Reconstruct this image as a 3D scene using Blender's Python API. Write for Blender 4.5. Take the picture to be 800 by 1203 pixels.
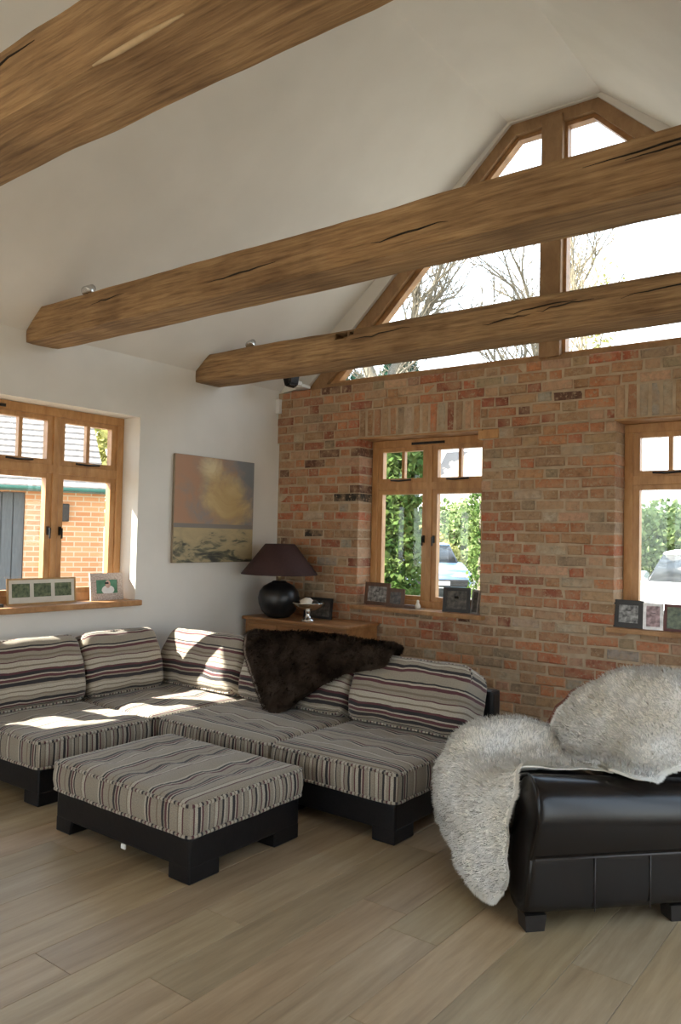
import bpy, bmesh, math, random
import numpy as np
from mathutils import Vector, Matrix, noise

random.seed(7)
rng = np.random.default_rng(7)
S = bpy.context.scene
COL = S.collection
for o in list(bpy.data.objects):
    bpy.data.objects.remove(o)

# ------------------------------------------------------------------ camera
YAW, PITCH, ROLL, FPX = math.radians(37.33), math.radians(1.84), math.radians(1.294), 922.3
CAM = Vector((4.797, -5.34, 1.46))
cd = bpy.data.cameras.new('camera'); cam = bpy.data.objects.new('camera', cd); COL.objects.link(cam)
r0 = Vector((math.cos(YAW), math.sin(YAW), 0)); f0 = Vector((-math.sin(YAW), math.cos(YAW), 0)); u0 = Vector((0, 0, 1))
f1 = math.cos(PITCH)*f0 + math.sin(PITCH)*u0; u1 = -math.sin(PITCH)*f0 + math.cos(PITCH)*u0
r2 = math.cos(ROLL)*r0 + math.sin(ROLL)*u1; u2 = -math.sin(ROLL)*r0 + math.cos(ROLL)*u1
m3 = Matrix((r2, u2, -f1)).transposed()
cam.matrix_world = Matrix.Translation(CAM) @ m3.to_4x4()
cd.sensor_fit = 'VERTICAL'; cd.sensor_height = 24.0; cd.lens = FPX*24.0/1203.0
cd.clip_start = 0.05; cd.clip_end = 300
S.camera = cam

# ------------------------------------------------------------------ world, sun, exposure
W = bpy.data.worlds.new('sky'); S.world = W; W.use_nodes = True
nt = W.node_tree; bgn = nt.nodes['Background']
tc = nt.nodes.new('ShaderNodeTexCoord'); sep = nt.nodes.new('ShaderNodeSeparateXYZ')
rmp = nt.nodes.new('ShaderNodeValToRGB')
rmp.color_ramp.elements[0].position = 0.0; rmp.color_ramp.elements[0].color = (0.91, 0.955, 1.0, 1)
rmp.color_ramp.elements[1].position = 0.7; rmp.color_ramp.elements[1].color = (0.62, 0.78, 1.0, 1)
nt.links.new(tc.outputs['Generated'], sep.inputs[0]); nt.links.new(sep.outputs['Z'], rmp.inputs[0])
nt.links.new(rmp.outputs[0], bgn.inputs['Color'])
bgn.inputs['Strength'].default_value = 3.2
SUNDIR = Vector((1.0, 0.75, -1.05)).normalized()
sl = bpy.data.lights.new('sun_offscreen', 'SUN'); so = bpy.data.objects.new('sun_offscreen', sl); COL.objects.link(so)
sl.energy = 22.0; sl.angle = math.radians(0.6); sl.color = (1.0, 0.93, 0.82)
so.rotation_euler = SUNDIR.to_track_quat('-Z', 'Y').to_euler(); so.location = (-6, -3, 9)
S.view_settings.view_transform = 'Standard'; S.view_settings.look = 'None'
S.view_settings.gamma = 1.0; S.view_settings.use_curve_mapping = False
S.view_settings.exposure = 0.5
S.cycles.diffuse_bounces = 6; S.cycles.transparent_max_bounces = 24

# ------------------------------------------------------------------ node materials
def mat_base(name):
    m = bpy.data.materials.new(name); m.use_nodes = True
    t = m.node_tree; b = t.nodes['Principled BSDF']
    return m, t, b
def N(t, kind, **kw):
    n = t.nodes.new('ShaderNode'+kind)
    for k, v in kw.items():
        if k in n.inputs: n.inputs[k].default_value = v
        else: setattr(n, k, v)
    return n
def ramp(t, stops, interp='LINEAR'):
    n = t.nodes.new('ShaderNodeValToRGB'); cr = n.color_ramp; cr.interpolation = interp
    while len(cr.elements) > 1: cr.elements.remove(cr.elements[-1])
    cr.elements[0].position = stops[0][0]; cr.elements[0].color = (*stops[0][1], 1)
    for p, c in stops[1:]:
        e = cr.elements.new(p); e.color = (*c, 1)
    return n
def bump(t, b, src, strength, dist=0.01):
    bn = N(t, 'Bump', Strength=strength, Distance=dist)
    t.links.new(src, bn.inputs['Height']); t.links.new(bn.outputs[0], b.inputs['Normal'])
def coords(t, kind='Object', scale=(1, 1, 1)):
    c = N(t, 'TexCoord'); mp = N(t, 'Mapping'); mp.inputs['Scale'].default_value = scale
    t.links.new(c.outputs[kind], mp.inputs[0]); return mp.outputs[0]
def speckle(name, c1, c2, scale=8, rough=0.6, bumpk=0.0, coord='Object', stretch=(1, 1, 1), metallic=0.0, detail=4):
    m, t, b = mat_base(name)
    v = coords(t, coord, stretch)
    nz = N(t, 'TexNoise', Scale=scale, Detail=detail); t.links.new(v, nz.inputs['Vector'])
    rp = ramp(t, [(0.3, c1), (0.7, c2)]); t.links.new(nz.outputs[0], rp.inputs[0])
    t.links.new(rp.outputs[0], b.inputs['Base Color'])
    b.inputs['Roughness'].default_value = rough; b.inputs['Metallic'].default_value = metallic
    if bumpk: bump(t, b, nz.outputs[0], bumpk)
    return m
def wood(name, dark, mid, light, stretch, scale=3.0, rough=0.55, bumpk=0.15, knots=0.0, objcol=False):
    m, t, b = mat_base(name)
    v = coords(t, 'Object', stretch)
    if objcol:
        oi0 = N(t, 'ObjectInfo'); ad = N(t, 'VectorMath', operation='ADD')
        sc = N(t, 'VectorMath', operation='SCALE'); sc.inputs['Scale'].default_value = 37.0
        t.links.new(oi0.outputs['Random'], sc.inputs[0]); t.links.new(v, ad.inputs[0]); t.links.new(sc.outputs[0], ad.inputs[1]); v = ad.outputs[0]
    nz = N(t, 'TexNoise', Scale=scale, Detail=8, Roughness=0.65, Distortion=0.25); t.links.new(v, nz.inputs['Vector'])
    rp = ramp(t, [(0.28, dark), (0.5, mid), (0.72, light)]); t.links.new(nz.outputs[0], rp.inputs[0])
    out = rp.outputs[0]
    if knots:
        v2 = coords(t, 'Object', (1, 1, 1)); n2 = N(t, 'TexNoise', Scale=2.3, Detail=3); t.links.new(v2, n2.inputs['Vector'])
        r2_ = ramp(t, [(0.35, (0.55, 0.5, 0.45)), (0.55, (1, 1, 1)), (0.75, (1.18, 1.1, 1.0))]); t.links.new(n2.outputs[0], r2_.inputs[0])
        mx = N(t, 'Mix', data_type='RGBA', blend_type='MULTIPLY'); mx.inputs[0].default_value = knots
        t.links.new(out, mx.inputs[6]); t.links.new(r2_.outputs[0], mx.inputs[7]); out = mx.outputs[2]
    if objcol:
        oi = N(t, 'ObjectInfo'); mx = N(t, 'Mix', data_type='RGBA', blend_type='MULTIPLY'); mx.inputs[0].default_value = 1.0
        t.links.new(out, mx.inputs[6]); t.links.new(oi.outputs['Color'], mx.inputs[7]); out = mx.outputs[2]
    t.links.new(out, b.inputs['Base Color']); b.inputs['Roughness'].default_value = rough
    bump(t, b, nz.outputs[0], bumpk)
    return m
def brickmat(name, attr):
    m, t, b = mat_base(name)
    if attr: src = N(t, 'Attribute', attribute_name='tint').outputs['Color']
    else: src = N(t, 'ObjectInfo').outputs['Color']
    g = N(t, 'NewGeometry')
    n1 = N(t, 'TexNoise', Scale=22.0, Detail=6, Roughness=0.75); t.links.new(g.outputs['Position'], n1.inputs['Vector'])
    n2 = N(t, 'TexNoise', Scale=9.0, Detail=3); t.links.new(g.outputs['Position'], n2.inputs['Vector'])
    r1 = ramp(t, [(0.25, (0.40, 0.39, 0.38)), (0.5, (1, 1, 1)), (0.78, (1.4, 1.4, 1.4))]); t.links.new(n1.outputs[0], r1.inputs[0])
    mx = N(t, 'Mix', data_type='RGBA', blend_type='MULTIPLY'); mx.inputs[0].default_value = 0.85
    t.links.new(src, mx.inputs[6]); t.links.new(r1.outputs[0], mx.inputs[7])
    # lime bloom
    r2_ = ramp(t, [(0.42, (0, 0, 0)), (0.70, (0.65, 0.65, 0.65))]); t.links.new(n2.outputs[0], r2_.inputs[0])
    mx2 = N(t, 'Mix', data_type='RGBA'); t.links.new(r2_.outputs[0], mx2.inputs[0])
    t.links.new(mx.outputs[2], mx2.inputs[6]); mx2.inputs[7].default_value = (0.42, 0.275, 0.165, 1)
    n4 = N(t, 'TexNoise', Scale=34.0, Detail=4, Roughness=0.7); t.links.new(g.outputs['Position'], n4.inputs['Vector'])
    r4 = ramp(t, [(0.54, (0, 0, 0)), (0.62, (0.8, 0.8, 0.8))]); t.links.new(n4.outputs[0], r4.inputs[0])
    mx4 = N(t, 'Mix', data_type='RGBA'); t.links.new(r4.outputs[0], mx4.inputs[0]); t.links.new(mx2.outputs[2], mx4.inputs[6]); mx4.inputs[7].default_value = (0.37, 0.265, 0.17, 1)
    t.links.new(mx4.outputs[2], b.inputs['Base Color']); b.inputs['Roughness'].default_value = 0.9
    bump(t, b, n1.outputs[0], 0.7, 0.008)
    return m
GREY, LITE, BURG, BLK, TAUPE = (0.27, 0.235, 0.185), (0.40, 0.36, 0.295), (0.085, 0.025, 0.03), (0.018, 0.015, 0.017), (0.17, 0.135, 0.10)
def stripemat(name, stops, period, rough=0.9):
    m, t, b = mat_base(name)
    uv = N(t, 'UVMap'); sx = N(t, 'SeparateXYZ'); t.links.new(uv.outputs[0], sx.inputs[0])
    # slight weave wobble
    n0 = N(t, 'TexNoise', Scale=9.0, Detail=2); t.links.new(uv.outputs[0], n0.inputs['Vector'])
    w = N(t, 'Math', operation='MULTIPLY_ADD'); t.links.new(n0.outputs[0], w.inputs[0]); w.inputs[1].default_value = 0.004; t.links.new(sx.outputs[0], w.inputs[2])
    d = N(t, 'Math', operation='DIVIDE'); t.links.new(w.outputs[0], d.inputs[0]); d.inputs[1].default_value = period
    fr = N(t, 'Math', operation='FRACT'); t.links.new(d.outputs[0], fr.inputs[0])
    rp = ramp(t, stops, 'CONSTANT'); t.links.new(fr.outputs[0], rp.inputs[0])
    n1 = N(t, 'TexNoise', Scale=220.0, Detail=2); t.links.new(uv.outputs[0], n1.inputs['Vector'])
    r1 = ramp(t, [(0.3, (0.7, 0.7, 0.7)), (0.7, (1.2, 1.2, 1.2))]); t.links.new(n1.outputs[0], r1.inputs[0])
    mx = N(t, 'Mix', data_type='RGBA', blend_type='MULTIPLY'); mx.inputs[0].default_value = 1.0
    t.links.new(rp.outputs[0], mx.inputs[6]); t.links.new(r1.outputs[0], mx.inputs[7])
    t.links.new(mx.outputs[2], b.inputs['Base Color']); b.inputs['Roughness'].default_value = rough
    b.inputs['Sheen Weight'].default_value = 0.15
    bump(t, b, n1.outputs[0], 0.25, 0.004)
    return m
def seq(items):
    tot = sum(i[0] for i in items); p = 0; out = []
    for wdt, c in items:
        out.append((p/tot, c)); p += wdt
    return out
def paintmat():
    m, t, b = mat_base('painting_oils')
    c = N(t, 'TexCoord'); sp = N(t, 'SeparateXYZ'); t.links.new(c.outputs['Generated'], sp.inputs[0])   # y across, z up
    nz = N(t, 'TexNoise', Scale=2.2, Detail=6, Roughness=0.62, Distortion=1.0); t.links.new(c.outputs['Generated'], nz.inputs['Vector'])
    def math_(op, a, bb, cc=None):
        n = N(t, 'Math', operation=op)
        for i, x in enumerate((a, bb, cc)):
            if x is None: continue
            if isinstance(x, (int, float)): n.inputs[i].default_value = x
            else: t.links.new(x, n.inputs[i])
        return n.outputs[0]
    # glow of cloud: distance from (0.66, 0.66)
    dy = math_('SUBTRACT', sp.outputs['Y'], 0.62); dz = math_('SUBTRACT', sp.outputs['Z'], 0.64)
    # lean of the cloud column
    dy2 = math_('MULTIPLY_ADD', dz, 0.35, dy)
    d2 = math_('ADD', math_('MULTIPLY', math_('MULTIPLY', dy2, dy2), 3.6), math_('MULTIPLY', math_('MULTIPLY', dz, dz), 3.2))
    v = math_('ADD', math_('SUBTRACT', 0.88, d2), math_('MULTIPLY', math_('SUBTRACT', nz.outputs[0], 0.5), 1.0))
    n3 = N(t, 'TexNoise', Scale=3.4, Detail=5, Roughness=0.6, Distortion=0.6); t.links.new(c.outputs['Generated'], n3.inputs['Vector'])
    # warm clouds to the left, blue grey to the right
    warm = math_('ADD', n3.outputs[0], math_('MULTIPLY', math_('SUBTRACT', 0.5, sp.outputs['Y']), 0.35))
    bgc = ramp(t, [(0.34, (0.20, 0.215, 0.23)), (0.47, (0.28, 0.245, 0.225)), (0.58, (0.36, 0.245, 0.18)), (0.72, (0.42, 0.24, 0.15))]); t.links.new(warm, bgc.inputs[0])
    cl_ = ramp(t, [(0.42, (0, 0, 0)), (0.72, (1, 1, 1))]); t.links.new(v, cl_.inputs[0])
    gold = ramp(t, [(0.3, (0.46, 0.31, 0.13)), (0.55, (0.58, 0.44, 0.22)), (0.75, (0.68, 0.58, 0.36))]); t.links.new(math_('ADD', nz.outputs[0], math_('MULTIPLY', math_('SUBTRACT', sp.outputs['Z'], 0.62), 0.6)), gold.inputs[0])
    sky = N(t, 'Mix', data_type='RGBA'); t.links.new(cl_.outputs[0], sky.inputs[0]); t.links.new(bgc.outputs[0], sky.inputs[6]); t.links.new(gold.outputs[0], sky.inputs[7])
    mpg = N(t, 'Mapping'); mpg.inputs['Scale'].default_value = (1, 1.4, 4.0); t.links.new(c.outputs['Generated'], mpg.inputs[0])
    n2 = N(t, 'TexNoise', Scale=2.6, Detail=6, Roughness=0.6, Distortion=0.8); t.links.new(mpg.outputs[0], n2.inputs['Vector'])
    gz = math_('ADD', n2.outputs[0], math_('MULTIPLY', math_('SUBTRACT', sp.outputs['Z'], 0.17), 0.55))
    land = ramp(t, [(0.32, (0.05, 0.05, 0.04)), (0.40, (0.16, 0.15, 0.095)), (0.46, (0.38, 0.31, 0.18)), (0.62, (0.46, 0.36, 0.20))])
    t.links.new(gz, land.inputs[0])
    hz = math_('GREATER_THAN', math_('MULTIPLY_ADD', n2.outputs[0], 0.012, sp.outputs['Z']), 0.365)
    mx = N(t, 'Mix', data_type='RGBA'); t.links.new(hz, mx.inputs[0]); t.links.new(land.outputs[0], mx.inputs[6]); t.links.new(sky.outputs[2], mx.inputs[7])
    hl = math_('LESS_THAN', math_('ABSOLUTE', math_('SUBTRACT', sp.outputs['Z'], 0.345), 0), 0.02)
    mx2 = N(t, 'Mix', data_type='RGBA'); mx2.inputs[7].default_value = (0.22, 0.20, 0.18, 1)
    t.links.new(hl, mx2.inputs[0]); t.links.new(mx.outputs[2], mx2.inputs[6])
    t.links.new(mx2.outputs[2], b.inputs['Base Color']); b.inputs['Roughness'].default_value = 0.6
    bump(t, b, nz.outputs[0], 0.2, 0.004)
    return m
def glassmat(name='window_glass'):
    m = bpy.data.materials.new(name); m.use_nodes = True; t = m.node_tree; t.nodes.clear()
    o = N(t, 'OutputMaterial'); tr = N(t, 'BsdfTransparent'); tr.inputs[0].default_value = (0.97, 0.985, 0.975, 1)
    gl = N(t, 'BsdfGlossy'); gl.inputs['Roughness'].default_value = 0.02
    mx = N(t, 'MixShader'); mx.inputs[0].default_value = 0.025
    t.links.new(tr.outputs[0], mx.inputs[1]); t.links.new(gl.outputs[0], mx.inputs[2]); t.links.new(mx.outputs[0], o.inputs[0])
    return m
def furmat(name, c1, c2, trans=0.3):
    m = bpy.data.materials.new(name); m.use_nodes = True; t = m.node_tree; t.nodes.clear()
    o = N(t, 'OutputMaterial'); df = N(t, 'BsdfDiffuse'); tl = N(t, 'BsdfTranslucent'); mx = N(t, 'MixShader'); mx.inputs[0].default_value = trans
    nz = N(t, 'TexNoise', Scale=7.0, Detail=3); t.links.new(coords(t), nz.inputs['Vector'])
    rp = ramp(t, [(0.35, c1), (0.65, c2)]); t.links.new(nz.outputs[0], rp.inputs[0])
    t.links.new(rp.outputs[0], df.inputs[0]); t.links.new(rp.outputs[0], tl.inputs[0])
    t.links.new(df.outputs[0], mx.inputs[1]); t.links.new(tl.outputs[0], mx.inputs[2]); t.links.new(mx.outputs[0], o.inputs[0])
    return m
def brick_texture(name, c1, c2, mortar):
    m, t, b = mat_base(name)
    uv = N(t, 'UVMap'); bt = N(t, 'TexBrick'); t.links.new(uv.outputs[0], bt.inputs['Vector'])
    bt.inputs['Color1'].default_value = (*c1, 1); bt.inputs['Color2'].default_value = (*c2, 1); bt.inputs['Mortar'].default_value = (*mortar, 1)
    bt.inputs['Scale'].default_value = 1.0; bt.inputs['Brick Width'].default_value = 0.225; bt.inputs['Row Height'].default_value = 0.075
    bt.inputs['Mortar Size'].default_value = 0.009
    t.links.new(bt.outputs[0], b.inputs['Base Color']); b.inputs['Roughness'].default_value = 0.9
    return m

M = {}
M['plaster'] = speckle('white_plaster', (0.70, 0.68, 0.64), (0.75, 0.73, 0.69), 3, 0.9, 0.03)
M['mortar'] = speckle('lime_mortar', (0.36, 0.265, 0.175), (0.48, 0.37, 0.255), 14, 0.95, 0.5)
M['brick'] = brickmat('reclaimed_brick', False)
M['brick_joined'] = brickmat('reclaimed_brick_rows', True)
M['oak'] = wood('honey_oak', (0.24, 0.115, 0.040), (0.37, 0.19, 0.075), (0.50, 0.285, 0.13), (3, 3, 3), 3.0, 0.45, 0.05)
M['oak_frame'] = wood('window_oak', (0.33, 0.15, 0.05), (0.48, 0.25, 0.095), (0.60, 0.345, 0.15), (5, 5, 1.2), 3.0, 0.4, 0.05)
M['gable_oak'] = wood('gable_oak', (0.20, 0.108, 0.045), (0.30, 0.17, 0.078), (0.40, 0.245, 0.12), (3, 3, 1.5), 3.0, 0.5, 0.05)
M['beam'] = wood('aged_beam_oak', (0.15, 0.08, 0.035), (0.33, 0.20, 0.095), (0.50, 0.325, 0.165), (1.6, 26, 26), 2.0, 0.8, 0.8, knots=0.75)
M['scar'] = speckle('pale_bare_wood', (0.42, 0.30, 0.17), (0.55, 0.41, 0.25), 20, 0.8)
M['crack'] = speckle('dark_check', (0.012, 0.008, 0.005), (0.03, 0.02, 0.012), 20, 0.95)  # near-black, stands for the shade inside the beam cracks
M['plank'] = wood('limed_oak_plank', (0.235, 0.168, 0.098), (0.33, 0.247, 0.15), (0.41, 0.318, 0.203), (9, 0.7, 9), 2.4, 0.42, 0.08, objcol=True)
M['subfloor'] = speckle('dark_subfloor', (0.05, 0.035, 0.02), (0.08, 0.05, 0.03), 10, 0.9)
M['leather'] = speckle('black_leather', (0.006, 0.006, 0.007), (0.010, 0.009, 0.010), 60, 0.40, 0.06)
M['chair_leather'] = speckle('dark_brown_leather', (0.005, 0.004, 0.0035), (0.010, 0.007, 0.006), 30, 0.24, 0.04)
M['stitch'] = speckle('leather_seam', (0.03, 0.025, 0.025), (0.05, 0.04, 0.04), 60, 0.4)
ST_TOP = seq([(2.6, GREY), (.5, LITE), (.5, BLK), (.3, LITE), (.5, BURG), (1.6, GREY), (.4, TAUPE), (1.1, GREY), (.6, BLK), (.3, GREY), (.6, BURG), (.3, LITE), (.45, BLK), (2.0, GREY), (.3, TAUPE), (.9, LITE), (.35, BURG), (1.3, GREY)])
for k_, sp_ in (('leather', .25), ('chair_leather', .4)):
    M[k_].node_tree.nodes['Principled BSDF'].inputs['Specular IOR Level'].default_value = sp_
M['stripe_top'] = stripemat('striped_velvet', ST_TOP, 0.33)
ST_SIDE = seq([(1, GREY), (.6, BLK), (.6, LITE), (.7, GREY), (.4, BURG), (.9, LITE), (.8, BLK), (.35, LITE), (.5, BURG), (1.2, GREY), (.5, LITE), (.3, BLK), (1.1, GREY), (.3, TAUPE), (.9, LITE), (.3, BURG)])
M['stripe_side'] = stripemat('striped_velvet_side', ST_SIDE, 0.20)
ST_BACK = seq([(.9, GREY), (.45, BURG), (.25, LITE), (.45, BLK), (.5, GREY), (.25, TAUPE), (.5, LITE), (.2, TAUPE), (.5, LITE), (.3, GREY), (.6, BLK), (.25, GREY), (.45, BURG), (.2, LITE), (.55, BLK), (.35, BURG), (.6, LITE), (.25, TAUPE), (.7, LITE), (.2, BURG), (.5, GREY), (.3, TAUPE), (.6, GREY), (.5, BURG), (.25, LITE), (.3, BLK), (.5, GREY)])
M['stripe_back'] = stripemat('striped_velvet_back', ST_BACK, 0.42)
M['stripe_pipe'] = stripemat('striped_piping', seq([(1, LITE), (.8, BLK), (1, GREY), (.7, BURG), (1, LITE), (.5, TAUPE)]), 0.07)
M['fur_white'] = furmat('sheepskin', (0.93, 0.89, 0.80), (0.97, 0.96, 0.93), .08)
M['fur_dark'] = furmat('dark_fur', (0.020, 0.014, 0.010), (0.055, 0.040, 0.030), 0.15)
M['fur_strand'] = furmat('dark_fur_strands', (0.018, 0.012, 0.009), (0.075, 0.055, 0.041), 0.1)
M['suede'] = speckle('tan_suede', (0.13, 0.045, 0.025), (0.18, 0.065, 0.035), 20, 0.9)
M['suede_grey'] = speckle('taupe_lining', (0.20, 0.16, 0.13), (0.26, 0.21, 0.17), 20, 0.9)
M['ceramic_black'] = speckle('black_ceramic', (0.006, 0.006, 0.007), (0.012, 0.012, 0.012), 10, 0.35, 0.1)
M['brass'] = speckle('brass', (0.55, 0.42, 0.22), (0.65, 0.5, 0.28), 10, 0.3, 0, metallic=1.0)
M['shade'] = speckle('maroon_shade', (0.034, 0.013, 0.012), (0.044, 0.017, 0.016), 40, 0.85)
M['silver'] = speckle('silver', (0.6, 0.58, 0.55), (0.75, 0.73, 0.7), 12, 0.2, 0, metallic=1.0)
M['shell'] = speckle('cream_shell', (0.55, 0.48, 0.38), (0.75, 0.7, 0.6), 14, 0.5, 0.2)
M['sideboard'] = wood('waxed_oak', (0.20, 0.085, 0.028), (0.30, 0.14, 0.05), (0.40, 0.21, 0.085), (0.8, 5, 5), 3.0, 0.4, 0.05)
M['black_plastic'] = speckle('black_plastic', (0.01, 0.01, 0.01), (0.02, 0.02, 0.02), 20, 0.4)
M['iron'] = speckle('dark_iron', (0.015, 0.012, 0.010), (0.03, 0.024, 0.02), 20, 0.5, 0, metallic=0.4)
M['white_plastic'] = speckle('white_plastic', (0.75, 0.75, 0.73), (0.8, 0.8, 0.78), 20, 0.4)
M['chrome'] = speckle('brushed_chrome', (0.5, 0.5, 0.5), (0.65, 0.65, 0.65), 30, 0.25, 0, metallic=1.0)
M['glass'] = glassmat()
M['paint'] = paintmat()
M['canvas_edge'] = speckle('canvas_edge', (0.20, 0.16, 0.12), (0.30, 0.24, 0.17), 10, 0.9)
M['frame_dark'] = speckle('dark_frame', (0.012, 0.010, 0.009), (0.025, 0.02, 0.018), 10, 0.4)
M['frame_brown'] = wood('walnut_frame', (0.06, 0.03, 0.018), (0.10, 0.05, 0.03), (0.14, 0.075, 0.045), (4, 4, 1), 4, 0.5, 0.03)
M['frame_gold'] = wood('gilt_frame', (0.30, 0.17, 0.06), (0.40, 0.24, 0.09), (0.5, 0.31, 0.13), (4, 4, 1), 4, 0.4, 0.03)
M['mount'] = speckle('cream_mount', (0.60, 0.57, 0.50), (0.68, 0.65, 0.58), 10, 0.8)
M['fabric_check'] = speckle('pale_check', (0.30, 0.22, 0.19), (0.62, 0.56, 0.52), 110, 0.8)
M['frame_silver'] = speckle('silver_frame', (0.35, 0.33, 0.32), (0.6, 0.57, 0.55), 30, 0.35, 0, metallic=0.7)
M['frame_red'] = speckle('maroon_frame', (0.09, 0.025, 0.02), (0.14, 0.04, 0.035), 20, 0.5)
M['photo_green'] = speckle('photo_garden', (0.02, 0.045, 0.015), (0.16, 0.19, 0.09), 40, 0.3)
M['photo_grey'] = speckle('photo_monochrome', (0.02, 0.02, 0.02), (0.42, 0.41, 0.39), 34, 0.3)
M['photo_dark'] = speckle('photo_dark', (0.02, 0.018, 0.016), (0.14, 0.12, 0.10), 30, 0.3)
M['photo_pink'] = speckle('photo_pink', (0.10, 0.05, 0.05), (0.55, 0.36, 0.37), 30, 0.3)
M['photo_portrait'] = speckle('photo_portrait', (0.05, 0.17, 0.10), (0.09, 0.26, 0.16), 20, 0.3)
M['skin_tone'] = speckle('photo_pale_pink', (0.60, 0.36, 0.28), (0.66, 0.42, 0.34), 20, 0.4)
M['photo_white'] = speckle('photo_white', (0.68, 0.68, 0.68), (0.76, 0.76, 0.76), 20, 0.4)
# outside
M['gravel'] = speckle('pale_gravel', (0.22, 0.20, 0.165), (0.31, 0.285, 0.24), 30, 0.95)
M['out_brick'] = brick_texture('orange_brickwork', (0.43, 0.18, 0.075), (0.53, 0.26, 0.12), (0.46, 0.37, 0.26))
M['tile'] = speckle('clay_roof_tile', (0.20, 0.17, 0.15), (0.32, 0.28, 0.25), 18, 0.9, 0.1)
M['door_grey'] = speckle('grey_boards', (0.065, 0.068, 0.07), (0.09, 0.093, 0.097), 12, 0.7, stretch=(6, 6, .6))
M['gutter'] = speckle('green_gutter', (0.05, 0.16, 0.13), (0.07, 0.20, 0.16), 10, 0.4)
def strandmat(name, c1, c2, clear):
    m = bpy.data.materials.new(name); m.use_nodes = True; t = m.node_tree; t.nodes.clear()
    o = N(t, 'OutputMaterial'); df = N(t, 'BsdfDiffuse'); tl = N(t, 'BsdfTransparent'); mx = N(t, 'MixShader'); mx.inputs[0].default_value = clear
    nz = N(t, 'TexNoise', Scale=7.0, Detail=3); t.links.new(coords(t), nz.inputs['Vector'])
    rp = ramp(t, [(0.35, c1), (0.65, c2)]); t.links.new(nz.outputs[0], rp.inputs[0]); t.links.new(rp.outputs[0], df.inputs[0])
    t.links.new(df.outputs[0], mx.inputs[1]); t.links.new(tl.outputs[0], mx.inputs[2]); t.links.new(mx.outputs[0], o.inputs[0])
    return m
M['fleece'] = strandmat('fleece_strands', (0.94, 0.91, 0.83), (0.98, 0.97, 0.94), .35)
def leafmat(n, a, b_): return furmat(n, a, b_, 0.35)
M['leaf'] = leafmat('ivy_leaf', (0.05, 0.105, 0.025), (0.16, 0.22, 0.07))
M['leaf_far'] = leafmat('hedge_leaf', (0.13, 0.20, 0.07), (0.30, 0.36, 0.17))
M['leaf_dark'] = leafmat('conifer_leaf', (0.015, 0.045, 0.03), (0.03, 0.075, 0.05))
M['leaf_pale'] = leafmat('pale_leaf', (0.26, 0.27, 0.09), (0.42, 0.40, 0.16))
M['bark'] = speckle('bark', (0.10, 0.085, 0.06), (0.20, 0.17, 0.125), 12, 0.9, 0.3)
M['bark_pale'] = speckle('pale_bark', (0.22, 0.18, 0.12), (0.32, 0.27, 0.18), 12, 0.9, 0.3)
M['car_silver'] = speckle('silver_car_paint', (0.42, 0.43, 0.45), (0.48, 0.49, 0.51), 3, 0.25, metallic=0.5)
M['car_white'] = speckle('white_car_paint', (0.75, 0.76, 0.78), (0.80, 0.81, 0.82), 3, 0.25)
M['car_blue'] = speckle('pale_blue_car_paint', (0.22, 0.34, 0.48), (0.27, 0.40, 0.55), 3, 0.2, metallic=0.3)
M['car_glass'] = speckle('car_glass', (0.02, 0.025, 0.03), (0.04, 0.045, 0.05), 3, 0.15)
M['tyre'] = speckle('tyre', (0.015, 0.015, 0.015), (0.03, 0.03, 0.03), 20, 0.8)

# ------------------------------------------------------------------ mesh helpers
def link(name, me, mat=None, parent=None):
    o = bpy.data.objects.new(name, me); COL.objects.link(o)
    if mat and not me.materials: me.materials.append(M[mat])
    if parent: o.parent = parent
    return o
def tag(o, label=None, cat=None, group=None, kind=None):
    if label: o['label'] = label
    if cat: o['category'] = cat
    if group: o['group'] = group
    if kind: o['kind'] = kind
    return o
def thing(name, loc=(0, 0, 0), rz=0.0, label=None, cat=None, group=None, kind=None):
    o = bpy.data.objects.new(name, None); COL.objects.link(o); o.location = loc; o.rotation_euler = (0, 0, rz)
    o.empty_display_size = 0.1
    return tag(o, label, cat, group, kind)
def fin(bm, name, smooth=False):
    bmesh.ops.recalc_face_normals(bm, faces=bm.faces)
    me = bpy.data.meshes.new(name); bm.to_mesh(me); bm.free()
    if smooth: me.polygons.foreach_set('use_smooth', [True]*len(me.polygons))
    return me
def addbox(bm, x0, x1, y0, y1, z0, z1, rot=None):
    vs = [bm.verts.new(p) for p in ((x0, y0, z0), (x1, y0, z0), (x1, y1, z0), (x0, y1, z0), (x0, y0, z1), (x1, y0, z1), (x1, y1, z1), (x0, y1, z1))]
    for f in ((0, 3, 2, 1), (4, 5, 6, 7), (0, 1, 5, 4), (1, 2, 6, 5), (2, 3, 7, 6), (3, 0, 4, 7)): bm.faces.new([vs[i] for i in f])
    return vs
def boxmesh(name, x0, x1, y0, y1, z0, z1, bev=0.0, seg=1):
    bm = bmesh.new(); addbox(bm, x0, x1, y0, y1, z0, z1)
    if bev: bmesh.ops.bevel(bm, geom=bm.edges[:], offset=bev, segments=seg, affect='EDGES', profile=0.6)
    return fin(bm, name, False)
def box(name, x0, x1, y0, y1, z0, z1, mat, parent=None, bev=0.0, seg=1):
    return link(name, boxmesh(name, x0, x1, y0, y1, z0, z1, bev, seg), mat, parent)
def boxes(name, lst, mat, parent=None, bev=0.0):
    bm = bmesh.new()
    for b in lst: addbox(bm, *b)
    if bev: bmesh.ops.bevel(bm, geom=bm.edges[:], offset=bev, segments=1, affect='EDGES')
    return link(name, fin(bm, name), mat, parent)
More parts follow.
